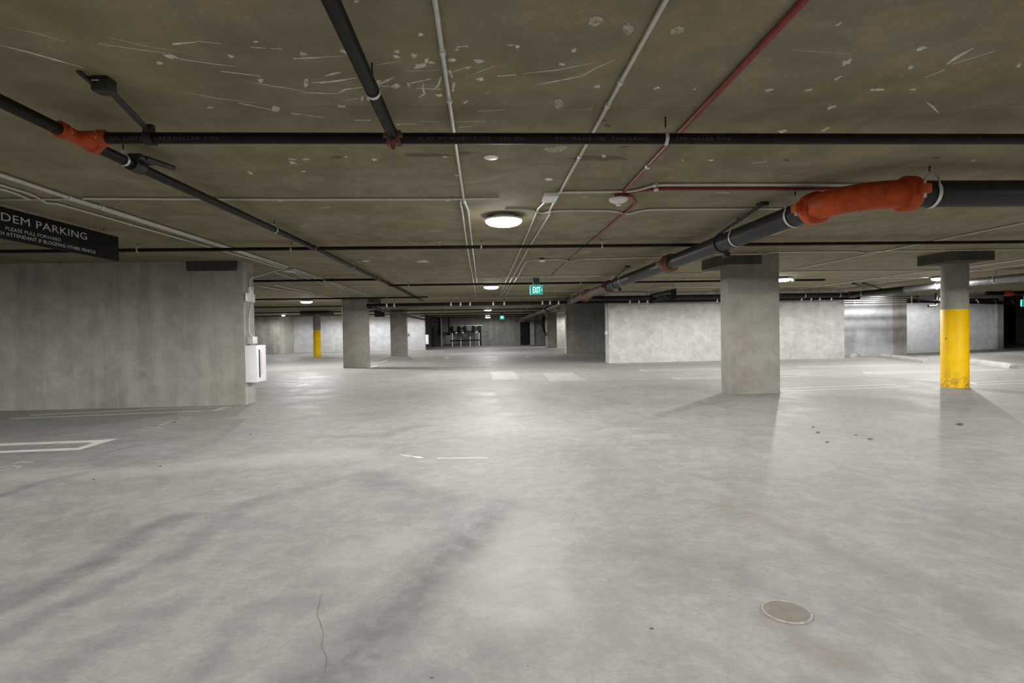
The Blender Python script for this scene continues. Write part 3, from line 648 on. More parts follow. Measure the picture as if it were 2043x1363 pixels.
coupling(tD, (xD, 5.0, zD), (0, 1, 0), rD, 0.13); coupling(tD, (3.66, 4.49, zD), (1, 0, 0), rD, 0.13)
def big_hanger(p, ax, drop=True):
    p = Vector(p); mb = MB(); axv = Vector(ax); sd = Vector((0, 0, 1)).cross(axv)
    mb.ring(p, rD+0.003, 0.005, ax, PI*0.35, PI*1.65, flat=0.03)
    top = Vector((p.x, p.y, p.z+rD+0.10))
    for s in (1, -1):
        a = p+(Vector((0, 0, 1))*math.cos(PI*0.35)+sd*s*math.sin(PI*0.35))*(rD+0.005)
        mb.tube([a, a+Vector((0, 0, 0.07))-sd*s*0.02, top+sd*s*0.012], 0.008, 8)
    h = mb.build('pipe_hanger', ZINC, tD)
    MB().tube([top-Vector((0, 0, 0.02)), (p.x, p.y, CEIL)], 0.007, 8).build('rod', DARKM, h)
big_hanger((xD, 5.32, 2.359), (0, 1, 0)); big_hanger((3.86, 4.49, zD), (1, 0, 0)); big_hanger((xD, 6.55, 2.356), (0, 1, 0)); big_hanger((6.6, 4.49, zD), (1, 0, 0))
big_hanger((xD, 12.0, 2.335), (0, 1, 0)); big_hanger((xD, 18.5, 2.318), (0, 1, 0))
for yy, zz, m in ((9.0, 2.346, RUST), (13.4, 2.33, RUST), (16.2, 2.323, RUST), (20.0, 2.315, RUST), (26, 2.30, DARKM)):
    coupling(tD, (xD, yy, zz), (0, 1, 0), rD, 0.30 if yy in (9.0, 16.2) else 0.14, m, False)
def brace(y, z, up, label):
    t = thing('sway_brace', label, 'pipe brace', (xD, y, z))
    m_ = MB(); m_.ring((xD, y, z), rD+0.004, 0.009, (0, 1, 0), flat=0.05); m_.bbox((xD+0.02, y-0.03, z-rD-0.07), (xD+0.10, y+0.03, z-rD-0.005), 0.006)
    m_.build('pipe_clamp', DARKM, t)
    MB().tube([(xD-0.06, y-0.02, z+rD), up], 0.017, 10).build('strut', DARKM, t)
    u = Vector(up); MB().bbox(u-Vector((0.04, 0.06, 0.015)), u+Vector((0.05, 0.06, 0.03)), 0.006).build('slab_bracket', DARKM, t)
brace(7.0, 2.354, Z(1520, 409, 2.575), 'dark sway brace on the big drain, nearer one by the broad column')
brace(12.6, 2.332, Z(1251, 533, 2.575), 'dark sway brace on the big drain, farther one above the far black sign')
# red-brown wye bundle where the cross drain joins
tw = thing('drain_pipe', 'long dark drain pipe hung in front of the pale right wall, joining the aisle drain', 'pipe', (xD, 19.0, 2.36), 'large drain pipes')
MB().tube([(xD+0.1, 18.3, 2.33), (xD+0.9, 19.0, 2.36), (13.2, 19.0, 2.36)], 0.085, 20, 0.3).build('pipe_run', IRON, tw)
coupling(tw, (xD+0.35, 18.52, 2.34), (0.75, 0.66, 0), 0.085, 0.3, RUST, False); coupling(tw, (9.9, 19.0, 2.36), (1, 0, 0), 0.085, 0.14, DARKM, False)
coupling(tw, (13.35, 18.95, 2.36), (1, 0, 0), 0.09, 0.3, RUST, False)
for hx in (6.6, 8.9, 11.6, 12.9): hanger(tw, (hx, 19.0, 2.36), 0.085, (1, 0, 0), True, ZINC, 0.03)
tr = thing('drain_pipe', 'shiny grey drain pipe passing behind the yellow column to the right edge', 'pipe', (13.5, 18.6, 2.36), 'large drain pipes')
xr = 13.3
MB().tube([(xr, 18.9, 2.36), (xr, 16.4, 2.36)], 0.10, 20).build('pipe_run', IRON, tr); MB().tube([(xr, 16.4, 2.36), (xr, 9.0, 2.36)], 0.10, 20).build('pipe_run', IRONS, tr, label='bright grey length')
for yy in (13.4, 15.2, 18.3): hanger(tr, (xr, yy, 2.36), 0.10, (0, 1, 0), True, ZINC, 0.03)
for i, (u0, v0, u1, v1) in enumerate(((1704, 566, 1738, 580), (1724, 561, 1768, 579))):
    t = thing('sway_brace', ['dark slanted brace left of the far red pipe coupling', 'dark slanted brace right of the far red pipe coupling'][i], 'pipe brace', Y(u1, v1, 18.9))
    q = Vector(Y(u0, v0, 16.6)); q.z = min(q.z, CEIL-.035); MB().bbox(q-Vector((.05, .05, .02)), q+Vector((.05, .05, .03)), .006).build('slab_bracket', DARKM, t); MB().tube([q, Y(u1, v1, 18.9)], 0.025, 8).build('strut', DARKM, t)
# long smaller cross pipe under it, with pale hangers
yC, zC, rC = 19.35, 2.255, 0.058
tc_ = pipe('black cross pipe with pale hangers, from the left column to the big aisle drain', [(-4.05, yC, zC), (xD-rD-0.01, yC, zC)], rC, name='water_pipe', group='cross pipes')
tc2 = pipe('black pipe with pale hangers low in front of the pale right wall', [(xD+rD+0.01, yC, zC), (13.9, yC, zC)], rC, name='water_pipe', group='cross pipes')
for u in (772, 787, 900, 919, 938, 984, 1006, 1082, 1097, 1114, 1256, 1274, 1291, 1430, 1598, 1617, 1634, 1657): hanger(tc_ if u < 1130 else tc2, (Y(u, 606, yC).x, yC, zC), rC, (1, 0, 0), True, WPLAS, 0.05)
tl = pipe('dark pipe running back along the left columns from the cross pipe', [(-4.0, 19.6, 2.2), (-3.98, 34, 2.18), (-3.95, 49.5, 2.15)], 0.055, name='water_pipe', group='cross pipes')
for yy in (22, 26, 31, 37): hanger(tl, (-3.99, yy, 2.19), 0.055, (0, 1, 0), True, ZINC, 0.03)
# lower bay pipes on the right; the thin stack is added to cast bands
for i, zz in enumerate((2.335, 2.255, 2.175, 2.095)):
    t = pipe('%s of four added thin pipes that cast bands on the bay wall' % ['topmost', 'second from top', 'third from top', 'lowest'][i], [(13.9, 20.19, zz), (16.9, 20.19, zz)], 0.019, name='shadow_pipe', group='added shadow-casting pipes', n=10)
    for hx in (14.3, 16.6): MB().ring((hx, 20.19, zz), 0.020, 0.003, (1, 0, 0), flat=0.03).build('strap', ZINC, t)
t = pipe('black pipe with pale straps low in front of the far right end wall', [(17.1, 20.95, 2.20), (27, 24.6, 2.13)], 0.075, name='water_pipe', group='cross pipes')
for k in range(6): hanger(t, (17.6+k*1.3, 21.13+k*1.3*0.3687, 2.195-k*.009), 0.075, (1, .376, 0), True, ZINC, .03)
t = pipe('upper black pipe with orange fitting, right of the yellow column', [(17.9, 18.4, 2.3), (24, 17.5, 2.25)], 0.075, name='water_pipe', group='cross pipes'); hanger(t, (20.2, 18.06, 2.281), .075, (1, -.1475, 0), True, ZINC, .03); coupling(t, (18.6, 18.297, 2.294), (1, -.1475, 0), .075, .3, ORANGE, False)
t = pipe('thin dark pipe along the top of the far right end wall', [(17.4, 24.6, 2.36), (24.5, 24.6, 2.36)], 0.06, name='water_pipe', group='cross pipes')
for k in range(5): hanger(t, (18.2+k*1.3, 24.6, 2.36), 0.06, (1, 0, 0), True, ZINC, .03)
tp = thing('drain_trap', 'dark looped drain trap hanging before the end wall, left of the yellow column', 'pipe', (18.4, 22.5, 2.0))
q = [Y(u, v, 22.5) for u, v in ((1868, 596), (1868, 610), (1852, 610.5))]; MB().tube([Vector((q[0].x, q[0].y, CEIL-.002)), q[0], q[1], q[2]], 0.05, 12, 0.08).build('pipe_run', DARKM, tp)
qb = Y(1874, 598, 22.5); MB().lathe([(0.10, -0.08), (0.10, 0.08)], qb, 'x', 18).build('flange', DARKM, tp)

# ------------------------------------------------------------------ conduits
CON = 'grey conduits fixed to the slab'
def conduit(label, px, r=0.0115, z=CEIL-0.015, fillet=0.06, mat=GALV, straps=(), name='conduit', group=CON, world=False, n=8):
    z = CEIL-r-0.003
    P = [Vector(p) if world or len(p) == 3 else Vector(Z(p[0], p[1], z)) for p in px]
    for p in P: p.z = min(p.z, z)
    t = thing(name, label, 'conduit', P[0], group)
    MB().tube(P, r, n, fillet).build('tube_run', mat, t)
    for s in straps:
        q = Vector(Z(s[0], s[1], z)); i = min(range(len(P)-1), key=lambda k: ((P[k]+P[k+1])/2-q).length)
        d = (P[i+1]-P[i]).normalized(); q = P[i]+d*max(0, min((P[i+1]-P[i]).length, (q-P[i]).dot(d)))
        MB().tube([q-d*0.02, q+d*0.02], r*1.45, 10).build('fitting', ZINC, t)
    return t
xc1 = -0.168
conduit('straight grey conduit down the ceiling, left of the brightest light', [(xc1, 0.6, 2.585), (xc1, 5.6, 2.585), (xc1+0.03, 6.0, 2.585), (xc1+0.03, 14.6, 2.585)], 0.0125, straps=((880, 103), (900, 200), (921, 398)), world=True)
conduit('thin grey conduit paired closely left of the straight ceiling conduit', [(920, 399), (918.5, 404), (922, 420), (932, 492), (949.6, 591)], 0.011)
xc2 = 0.772
conduit('slanting grey conduit overhead, ending at the small white ceiling box', [(xc2, 0.6, 2.585), (xc2, 5.32, 2.585)], 0.0125, straps=((1240, 163), (1215, 210), (1157, 312)), world=True)
conduit('grey conduit leaving the front of the white ceiling box, down the aisle', [(1088, 403), (1074, 416), (1042, 490), (1027, 523), (1012, 556), (998, 590)], 0.0115)
conduit('grey conduit curving from the white ceiling box corner, down the aisle', [(1107, 402), (1098, 417), (1096.5, 428), (1056.5, 491), (1023.7, 552), (1002, 590)], 0.0115, straps=((1096, 427),))
conduit('thin grey conduit joining the detector run to the aisle bundle', [(1006, 592), (1031, 555.5), (1049, 522.5), (1053, 519.8), (1073, 517.5)], 0.011)
conduit('red conduit slanting across the upper right ceiling', [(1.30, 0.9, 2.58), (1.345, 2.2, 2.58), (1.38, 4.4, 2.58), (1.395, 5.35, 2.58)], 0.0165, mat=REDC, world=True, group='red conduits', straps=((1289, 331),))
conduit('thin red conduit beyond the white ceiling detector', [(1268, 404), (1266, 409), (1243, 427.8), (1186, 477), (1137, 519), (1101, 549.5)], 0.014, mat=REDC, group='red conduits')
conduit('red conduit running right below the grey one, behind the orange elbow', [(1240, 391), (1256, 385), (1280, 379.5), (1312, 377), (1500, 377.2), (1760, 377.6)], 0.015, mat=REDC, group='red conduits', straps=((1309, 377),), fillet=0.12)
conduit('grey conduit bending up right from the white ceiling box', [(1113, 383.5), (1258, 382), (1277, 378), (1308, 368.6), (1500, 368), (1760, 368.6)], 0.0135, straps=((1308, 369),), fillet=0.12)
conduit('grey conduit crossing from the left bundle to the brightest light', [(166, 396), (560, 398), (893, 397.3), (996, 395)], 0.0125, straps=((893, 398), (560, 398.1)))
conduit('wavy grey conduit from the brightest light to the big drain', [(1008, 418), (1058, 418.3), (1082, 426), (1104, 420), (1225, 420), (1250, 428.5), (1284, 418), (1500, 416.5), (1660, 417)], 0.0125, fillet=0.14)
conduit('grey conduit with a dip, right of the small detector past the big drain', [(1083, 519), (1105, 517.5), (1121, 517.5), (1138, 522), (1152, 517), (1318, 513.4), (1410, 508.4), (1500, 507.2), (1530, 506.6)], 0.0125, straps=((1112, 517),), fillet=0.14)
conduit('grey conduit above the broad column with a small dip, toward the right edge', [(1524, 506.8), (1541, 503.5), (1710, 502), (1727, 505.5), (1745, 501.5), (2100, 497)], 0.0125, fillet=0.14)
conduit('diagonal grey conduit between the broad column and the right edge', [(7.30, 5.5, 2.585), (7.30, 12.3, 2.585)], 0.0125, world=True, straps=((1834, 482),))
conduit('second diagonal grey conduit, passing above the yellow column', [(11.5, 8.5, 2.585), (11.5, 13.0, 2.585), (11.25, 13.4, 2.585), (11.25, 19, 2.585)], 0.014, world=True)
conduit('third diagonal conduit, near the half-hidden right light', [(12.5, 11.0, 2.585), (12.5, 19.5, 2.585)], 0.013, world=True)
conduit('straight crossing conduit just above the right bay light', [(1557, 542), (1882, 539.4), (2050, 537)], 0.014)
conduit('thin crossing conduit right of the broad column in line with the branch stub', [(1679, 553.8), (1790, 555), (1900, 553)], 0.013)
conduit('thin conduit crossing in front of the long pale-strapped pipe on the right', [(1260, 578.5), (1298, 577.5), (1308, 573.5), (1400, 573), (1560, 570.5), (1665, 569.5), (1680, 573)], 0.014)
conduit('lower thin conduit crossing behind the far black sign', [(1190, 583.5), (1280, 583.2), (1292, 579.5), (1420, 578.5)], 0.014)
conduit('thin conduit along the cross branch, right of the exit sign', [(1085, 580.5), (1178, 579.8), (1290, 577.8)], 0.013)
conduit('upper of two thin conduits crossing just above the exit sign', [(1004, 552.2), (1100, 551), (1230, 549), (1300, 547), (1402, 545.3), (1413, 541.5), (1432, 541.2)], 0.013)
conduit('lower of two thin conduits crossing just above the exit sign', [(948, 555), (1100, 553.3), (1230, 551), (1398, 549)], 0.011)
conduit('thin conduit above the right branch line near the broad column', [(1360, 557.8), (1434, 555.8)], 0.013)
conduit('thin conduit crossing in front of the cross pipe at centre', [(838, 594.5), (942, 594), (950, 596), (960, 594.8), (1040, 594.2), (1130, 592)], 0.016)
conduit('thin conduit left of the exit sign, level with its middle', [(1010, 586), (1056, 585.6)], 0.012)
# left bundle
xl1 = X(0, 348.4, -4.3)
def ll(px): return [(u, v) for u, v in px]
conduit('thick upper conduit of the left bundle, coming from the left edge', [(-40, 335), (0, 348.4), (136.5, 393.9), (202.6, 413.7), (300, 444.5), (463.6, 496), (574, 532)], 0.020, straps=((137, 394), (202, 413.7)))
conduit('lower conduit of the left bundle with a double bend near the left edge', [(-40, 356), (0, 369), (62, 387), (78, 396.5), (93, 405), (111, 405.3), (135, 412), (300, 459), (420, 493.5), (517, 521.5), (568, 538)], 0.0125, fillet=0.2, straps=((257, 447),))
conduit('short conduit splitting off at the left edge below the bundle', [(-40, 366), (0, 376.5), (28, 384.5), (60, 398.5)], 0.012)
conduit('thin conduit crossing at the left edge behind the bundle', [(-40, 401), (10, 398), (58, 398), (150, 397)], 0.011)
conduit('middle conduit alongside the thick one in the left bundle', [(140, 398), (300, 448.5), (463, 499), (570, 535)], 0.012)
conduit('upper conduit beyond the bundle box, running back over the left bay', [(585, 536), (644, 557), (700, 576.5), (752, 593)], 0.016)
conduit('second conduit beyond the bundle box over the left bay', [(583, 539), (619, 552), (700, 580), (742, 593)], 0.014)
conduit('third thin conduit beyond the bundle box over the left bay', [(575, 540), (618.7, 557), (664, 573.5)], 0.013)
conduit('fourth thin conduit over the left bay under the bundle box', [(548, 543), (591, 557)], 0.013)
conduit('faint long conduit in the left bay above its light', [(513, 570), (600, 584), (640, 591)], 0.016)
conduit('second faint conduit in the left bay above its light', [(545, 568), (610, 582), (668, 594)], 0.016)
conduit('thin crossing conduit in the left bay parallel to the branch line', [(508, 557.5), (640, 557), (740, 557)], 0.012)
conduit('thin crossing conduit beside the left main', [(585, 570.5), (760, 569.6)], 0.012)
bx = thing('junction_box', 'small grey box where the left conduit bundle meets, above the white cabinet', 'electrical box', Z(579, 537, CEIL), None)
q = Z(579, 537, CEIL); MB().bbox((q.x-0.11, q.y-0.16, CEIL-0.055), (q.x+0.11, q.y+0.16, CEIL), 0.006).build('box', GREYB, bx)

# ------------------------------------------------------------------ ceiling devices
t = thing('ceiling_box', 'small white box with a green light, right of the brightest light', 'electrical box', Z(1099, 392, CEIL))
a, b = Z(1088, 383, CEIL), Z(1110, 402, 2.555)
MB().bbox((a.x-0.005, a.y, CEIL-0.045), (b.x, a.y+0.27, CEIL), 0.008).build('housing', WPLAS, t)
MB().lathe([(0.006, 0), (0.004, -0.004)], (b.x-0.02, a.y+0.13, CEIL-0.045), n=10).build('indicator', LED, t, label='small green indicator')
def cover(u, v, r, label):
    q = Z(u, v, CEIL); t = thing('cover_plate', label, 'cover plate', (q.x, q.y, CEIL), 'round white cover plates')
    MB().lathe([(r, 0), (r, -0.004), (r*0.9, -0.007)], (q.x, q.y, CEIL), n=36).build('plate', WPLAS, t)
    for s in (1, -1): MB().lathe([(0.004, -0.007), (0.003, -0.009)], (q.x+s*r*0.6, q.y, CEIL), n=10).build('screw', ZINC, t)
cover(980, 314, 0.057, 'larger flat white disc on the ceiling above the brightest light')
cover(1095, 357, 0.036, 'smaller flat white disc on the ceiling above the white box')
q = Z(1234, 404, 2.50); t = thing('smoke_detector', 'white domed detector under a red box, right of the brightest light', 'detector', (q.x, q.y, CEIL), 'ceiling detectors')
MB().bbox((q.x-0.06, q.y-0.06, CEIL-0.05), (q.x+0.06, q.y+0.06, CEIL), 0.02).build('back_box', REDC, t, label='red back box')
MB().lathe([(0.07, -0.05), (0.092, -0.062), (0.094, -0.072), (0.085, -0.088), (0.05, -0.105), (0.026, -0.112)], (q.x, q.y, CEIL), n=36).build('cover', WPLAS, t)
MB().lathe([(0.024, -0.110), (0.024, -0.128), (0.016, -0.134)], (q.x, q.y, CEIL), n=20).build('sensor_tip', WHITE, t)
m_ = MB(); m_.tube([(q.x+0.06, q.y+0.0, CEIL-0.03), (q.x+0.13, q.y+0.02, CEIL-0.03), Z(1268, 404, 2.575)], 0.013, 10, 0.05); m_.build('conduit_elbow', REDC, t)
q = Z(1081.5, 521, 2.545); t = thing('smoke_detector', 'small white detector on the conduit above the exit sign', 'detector', (q.x, q.y, CEIL), 'ceiling detectors')
MB().lathe([(0.045, 0), (0.045, -0.03)], (q.x, q.y, CEIL), n=20).build('back_box', DARKM, t)
MB().lathe([(0.06, -0.03), (0.065, -0.045), (0.05, -0.065), (0.02, -0.075)], (q.x, q.y, CEIL), n=24).build('cover', WPLAS, t)
q = Z(1128, 575, 2.5); 

# exit signs
def exit_sign(u0, v0, u1, v1, y, label, arrow=True):
    a, b = Y(u0, v0, y), Y(u1, v1, y); w, h = b.x-a.x, a.z-b.z; c = (a+b)/2
    t = thing('exit_sign', label, 'sign', (c.x, y, a.z), 'green exit signs')
    MB().bbox((a.x, y, b.z), (b.x, y+0.05, a.z), 0.004).build('panel', GREENP, t)
    fr = MB(); fw = 0.006
    for p in (((a.x, b.z), (b.x, b.z+fw)), ((a.x, a.z-fw), (b.x, a.z)), ((a.x, b.z), (a.x+fw, a.z)), ((b.x-fw, b.z), (b.x, a.z))):
        fr.box((p[0][0], y-0.004, p[0][1]), (p[1][0], y+0.002, p[1][1]))
    fr.build('rim', emit('exit rim', (0.25, 0.75, 0.65), 0.8), t)
    vs, fs = text_mesh('EXIT', 1.0, 1.08, 0.008)
    x0 = min(v.x for v in vs); x1 = max(v.x for v in vs); y0 = min(v.y for v in vs); y1 = max(v.y for v in vs)
    tw_, th = w*0.62, h*0.66; sx, sz = a.x+w*0.22, b.z+h*0.16
    MB().add([Vector((sx+(v.x-x0)/(x1-x0)*tw_, y-0.003, sz+(v.y-y0)/(y1-y0)*th)) for v in vs], fs).build('lettering', EXITW, t, False)
    if arrow:
        m_ = MB(); ax, az = a.x+w*0.90, b.z+h*0.5
        for s in (1, -1): m_.prism([(ax-0.012, y-0.003, az+s*0.03), (ax+0.004, y-0.003, az+s*0.03), (ax+0.02, y-0.003, az), (ax+0.004, y-0.003, az)], (0, -0.001, 0))
        m_.build('arrow', emit('exit arrow', (0.25, 0.9, 0.78), 1.2), t)
    cn = MB(); cn.bbox((c.x-w*0.25, y-0.03, a.z+0.03 if a.z+0.10 < CEIL else CEIL-0.05), (c.x+w*0.25, y+0.07, CEIL), 0.006); cn.box((c.x-0.02, y+0.01, a.z), (c.x+0.02, y+0.04, CEIL-0.02))
    cn.build('canopy', plain('dark green canopy', (0.05, 0.09, 0.07), 0.5), t)  # canopy in one even dark green
    return t
exit_sign(1057.5, 569.5, 1082.5, 587.2, 13.6, 'lit green exit sign with white letters and arrow, nearer one in the aisle')
exit_sign(997.5, 630, 1006, 637, 38.0, 'tiny lit green exit sign far down the aisle', False)
exit_sign(2038, 598, 2066, 611, 21.0, 'green exit sign cut off by the right edge', False)
conduit('pair of short conduits feeding the nearer exit sign', [(1066, 561, ), (1069, 555.5), (1072, 553)], 0.012)

# hanging black signs
def sign(x, y0, y1, z0, z1, face, lines, label):
    t = thing('hanging_sign', label, 'sign', (x, (y0+y1)/2, z1), 'black parking signs')
    MB().box((x-0.006, y0, z0), (x+0.006, y1, z1)).build('board', BLKP, t, False)
    MB().box((x-0.012, y0, z1-0.002), (x+0.012, y1, z1+0.022)).build('top_rail', plain('sign rail', (0.24, 0.21, 0.17), 0.6), t, False)
    for yy in (y0+0.25, y1-0.25): MB().tube([(x, yy, z1+0.02), (x, yy, CEIL)], 0.004, 6).build('hanger_rod', DARKM, t)
    tx = MB()
    for body, size, yc, zb, width in lines:
        vs, fs = text_mesh(body, size, 1.05)
        a, b = min(v.x for v in vs), max(v.x for v in vs); k = width/(b-a) if width else 1.0
        for v in vs: v.x = (v.x-(a+b)/2)*k
        tx.add([Vector((x+face*0.0075, yc+face*v.x, zb+v.y)) for v in vs], fs)
    tx.build('lettering', SILVER, t, False)
xs = -4.6
pe = X(235, 472, xs); pl = X(235, 521, xs)
y1s = pe.y; g1 = X(173, 470, xs).y; p0 = X(70, 445, xs).y; v1 = X(189.5, 503, xs).y; w0 = X(9, 450, xs).y; pr = X(120, 480, xs).y
capH = 0.093
def ty(u, v): return X(u, v, xs)
def extent(body, size, sub):
    v1_, v2_ = text_mesh(body, size, 1.05)[0], text_mesh(sub, size, 1.05)[0]
    w = lambda q: max(p.x for p in q)-min(p.x for p in q)
    return w(v1_)/w(v2_)
zb1 = X(172, 479, xs).z; zbp = X(119, 482, xs).z; zbv = X(188, 506, xs).z
pl0 = X(9.5, 459, xs).y
wA = (X(172, 470, xs).y-X(0.5, 430, xs).y)*extent('TANDEM PARKING', 0.1, 'DEM PARKING')
wB = (X(189, 503, xs).y-X(11, 470, xs).y)*extent('WITH ATTENDANT IF BLOCKING OTHER VEHICLE', 0.1, 'ATTENDANT IF BLOCKING OTHER VEHICLE')
yA1, yB1 = X(172, 470, xs).y, X(189, 503, xs).y
sign(xs, y1s-2.75, y1s, 2.222, 2.532, 1, [('TANDEM PARKING', 0.112, yA1-wA/2, zb1, wA), ('PLEASE PULL FORWARD', 0.050, (pl0+pr)/2, zbp, pr-pl0), ('WITH ATTENDANT IF BLOCKING OTHER VEHICLE', 0.050, yB1-wB/2, zbv, wB)], 'large black tandem parking sign hanging at the left edge')
sign(5.8, 15.98, 18.52, 2.135, 2.445, -1, [('TANDEM PARKING', 0.112, 17.3, 2.31, 1.75), ('PLEASE PULL FORWARD', 0.044, 17.3, 2.24, 0.95), ('WITH ATTENDANT IF BLOCKING OTHER VEHICLE', 0.044, 17.3, 2.175, 1.75)], 'far black parking sign hanging before the pale right wall')

# ------------------------------------------------------------------ things on the left wall end
xe, yf = -4.31, 10.07
za, zb = Y(492, 689.4, yf).z, Y(493, 763.7, yf).z
x1 = Y(510.8, 720, yf).x; y2 = X(530, 700, x1).y
t = thing('extinguisher_cabinet', 'white metal cabinet with a narrow black slot on the left wall end', 'cabinet', (xe, yf, zb))
MB().bbox((xe, yf, zb), (x1, y2, za), 0.006).build('body', WHITE, t)
dr = MB().bbox((x1, yf+0.012, zb+0.012), (x1+0.008, y2-0.012, za-0.012), 0.003).build('door', WHITE, t)
ys0, ys1 = X(515.5, 720, x1).y, X(518.3, 720, x1).y; zs0, zs1 = X(517, 753.5, x1).z, X(517, 697.5, x1).z
MB().box((x1+0.006, ys0, zs0), (x1+0.0095, ys1, zs1)).build('slot', BLKS, dr, False, label='narrow black window slot')
MB().tube([(x1+0.01, ys1+0.05, zs0+0.05), (x1+0.01, ys1+0.05, zs1-0.05)], 0.003, 6).build('red_marking', plain('red trim', (0.4, 0.06, 0.05), .5), dr)
ja, jb = X(499, 671.5, xe), X(516, 686, xe+0.1)
t = thing('junction_box', 'grey electrical box just above the white cabinet', 'electrical box', (xe, 10.2, jb.z))
xj = Y(504.5, 680, 10.14).x
MB().bbox((xe, 10.14, jb.z), (xe+0.11, 10.36, ja.z), 0.006).build('box', GREYB, t)
MB().bbox((xe+0.11, 10.15, jb.z+0.01), (xe+0.117, 10.35, ja.z-0.01), 0.003).build('cover', WPLAS, t)
# alarm and placard
t = thing('alarm_sign', 'small pale notice with lettering on the left wall end', 'sign', (xe, 10.2, X(500, 600, xe).z))
n0, n1 = X(492.5, 588, xe), X(510, 603.5, xe)
MB().bbox((xe+0.02, 10.09, X(500, 603, xe).z), (xe+0.035, 10.49, X(500, 586.5, xe).z), 0.003).build('board', WPLAS, t)
MB().box((xe, 10.15, X(500, 600, xe).z), (xe+0.02, 10.42, X(500, 590, xe).z)).build('bracket', DARKM, t, False)
m_ = MB()
for k in range(3): m_.box((xe+0.035, 10.14, X(500, 600-k*3.6, xe).z), (xe+0.0362, 10.44-k*0.03, X(500, 598.9-k*3.6, xe).z))
m_.build('printed_text', plain('notice print', (0.3, 0.3, 0.29), .6), t, False)
t = thing('alarm_horn', 'small white strobe unit directly above the pale notice', 'alarm', (xe, 10.3, X(505, 587, xe).z))
MB().bbox((xe, 10.24, X(503, 587, xe).z), (xe+0.05, 10.40, X(503, 574.5, xe).z), 0.006).build('housing', WPLAS, t)
m_ = MB(); m_.lathe([(0.03, 0.05), (0.022, 0.062)], (xe, 10.32, X(505, 579, xe).z), 'x', 16); m_.build('strobe_lens', GREYB, t)
zt_ = X(503, 574, xe).z
conduit('grey conduit bending from the alarm unit over to the bundle box', [(xe+0.02, 10.3, zt_-0.02), (xe+0.02, 10.3, 2.31), Y(506, 553, 10.38), Y(526, 548.5, 10.9), Y(548, 540, 11.0), Vector(Z(570, 538, CEIL-.015))], 0.0125, world=True, fillet=0.1)
conduit('kinked grey conduit between the pale notice and the grey box on the wall end', [(xe+0.06, 10.3, X(505, 604, xe).z), (xe+0.06, 10.28, 1.86), (xe+0.03, 10.2, 1.6), (xe+0.03, 10.2, 1.3), (xe+0.06, 10.24, ja.z-0.01)], 0.0125, world=True, fillet=0.12)

# ------------------------------------------------------------------ small far things
t = thing('wall_box', 'small grey box on the side of the shaded left column', 'electrical box', (-4.24, 30.8, 1.3))
a, b = Y(813.5, 665.5, 30.7), Y(817, 671, 30.7); MB().bbox((-4.24, 30.7, b.z), (-4.10, 30.9, a.z), 0.01).build('box', GREYB, t); MB().box((-4.10, 30.72, b.z+.02), (-4.095, 30.88, a.z-.02)).build('cover', WPLAS, t, False)
t = thing('switch_box', 'small white box with conduit at the left end of the pale right wall', 'electrical box', (4.69, 20.2, 1.2))
a, b = Y(1202, 661.5, 20.15), Y(1206.3, 667.5, 20.15); MB().bbox((4.60, 20.15, b.z), (4.69, 20.27, a.z), 0.008).build('box', WPLAS, t); MB().tube([(4.665, 20.2, a.z), (4.665, 20.2, CEIL)], 0.012, 8).build('conduit_run', GALV, t)
t = thing('heater_unit', 'dark box hung from the ceiling beyond the left grey column', 'fan unit', (-7, 33, 2.2))
a, b = Y(746.5, 618.5, 29.0), Y(766, 632, 29.0); MB().bbox((a.x, 29.0, b.z), (b.x, 29.35, a.z), 0.03).build('housing', BLACK, t)
m_ = MB()
for k in range(5): zz = b.z+0.05+k*(a.z-b.z-0.1)/4; m_.box((a.x+.04, 28.985, zz), (b.x-.04, 29.0, zz+.02))
m_.build('grille', DARKM, t, False)
for s in (.15, .85): MB().tube([(a.x+(b.x-a.x)*s, 29.17, a.z), (a.x+(b.x-a.x)*s, 29.17, CEIL)], .012, 6).build('hanger_rod', DARKM, t)
t = thing('hose_cabinet', 'slim white cabinet with dark pipe at the end of the far left wall', 'cabinet', (-4.2, 40.3, 1))
a, b = Y(851, 668, 40.3), Y(856.5, 687, 40.3); MB().bbox((-4.25, 40.25, b.z), (-4.02, 40.55, a.z), 0.015).build('body', WHITE, t); MB().tube([(-4.14, 40.4, a.z), (-4.14, 40.4, CEIL)], .04, 8).build('riser', BLACK, t); MB().tube([(-4.14, 40.4, b.z), (-4.14, 40.4, b.z-.16)], .05, 8).build('outlet', BLACK, t)
# valve rack against the far wall
yv = 48.6; kx = lambda u: Y(u, 670, yv).x; kz = lambda v: Y(930, v, yv).z
t = thing('valve_rack', 'fire valve rack of dark valves and pale posts at the far end', 'valve assembly', (kx(930), yv, 0))
for i, u in enumerate((902, 915, 928.5, 944, 957)):
    v = MB(); x = kx(u); v.tube([(x, yv, kz(650)), (x, yv, kz(664))], .11, 12); v.lathe([(.18, -.12), (.18, .12)], (x+(.1 if i % 2 else -.1), yv-.05, kz(656)), 'y', 16); v.tube([(x, yv-.1, kz(658)), (x, yv-.42, kz(658))], .03, 8)
    vb = v.build('valve', BLACK, t); w = MB(); w.ring((x, yv-.42, kz(658)), .15, .018, (0, 1, 0)); w.build('handwheel', DARKM, vb)
for u, vt in ((902, 664), (919, 676), (937.5, 672), (955.5, 664)): MB().tube([(kx(u), yv-.02, 0), (kx(u), yv-.02, kz(vt))], .075, 10).build('post', ZINC, t, label='pale upright post')
MB().tube([(kx(898), yv, kz(650)), (kx(962), yv, kz(650))], .05, 10).build('header', GALV, t)
MB().tube([(kx(898), yv, kz(661.5)), (kx(952), yv, kz(661.5))], .05, 10).build('header', BLACK, t)
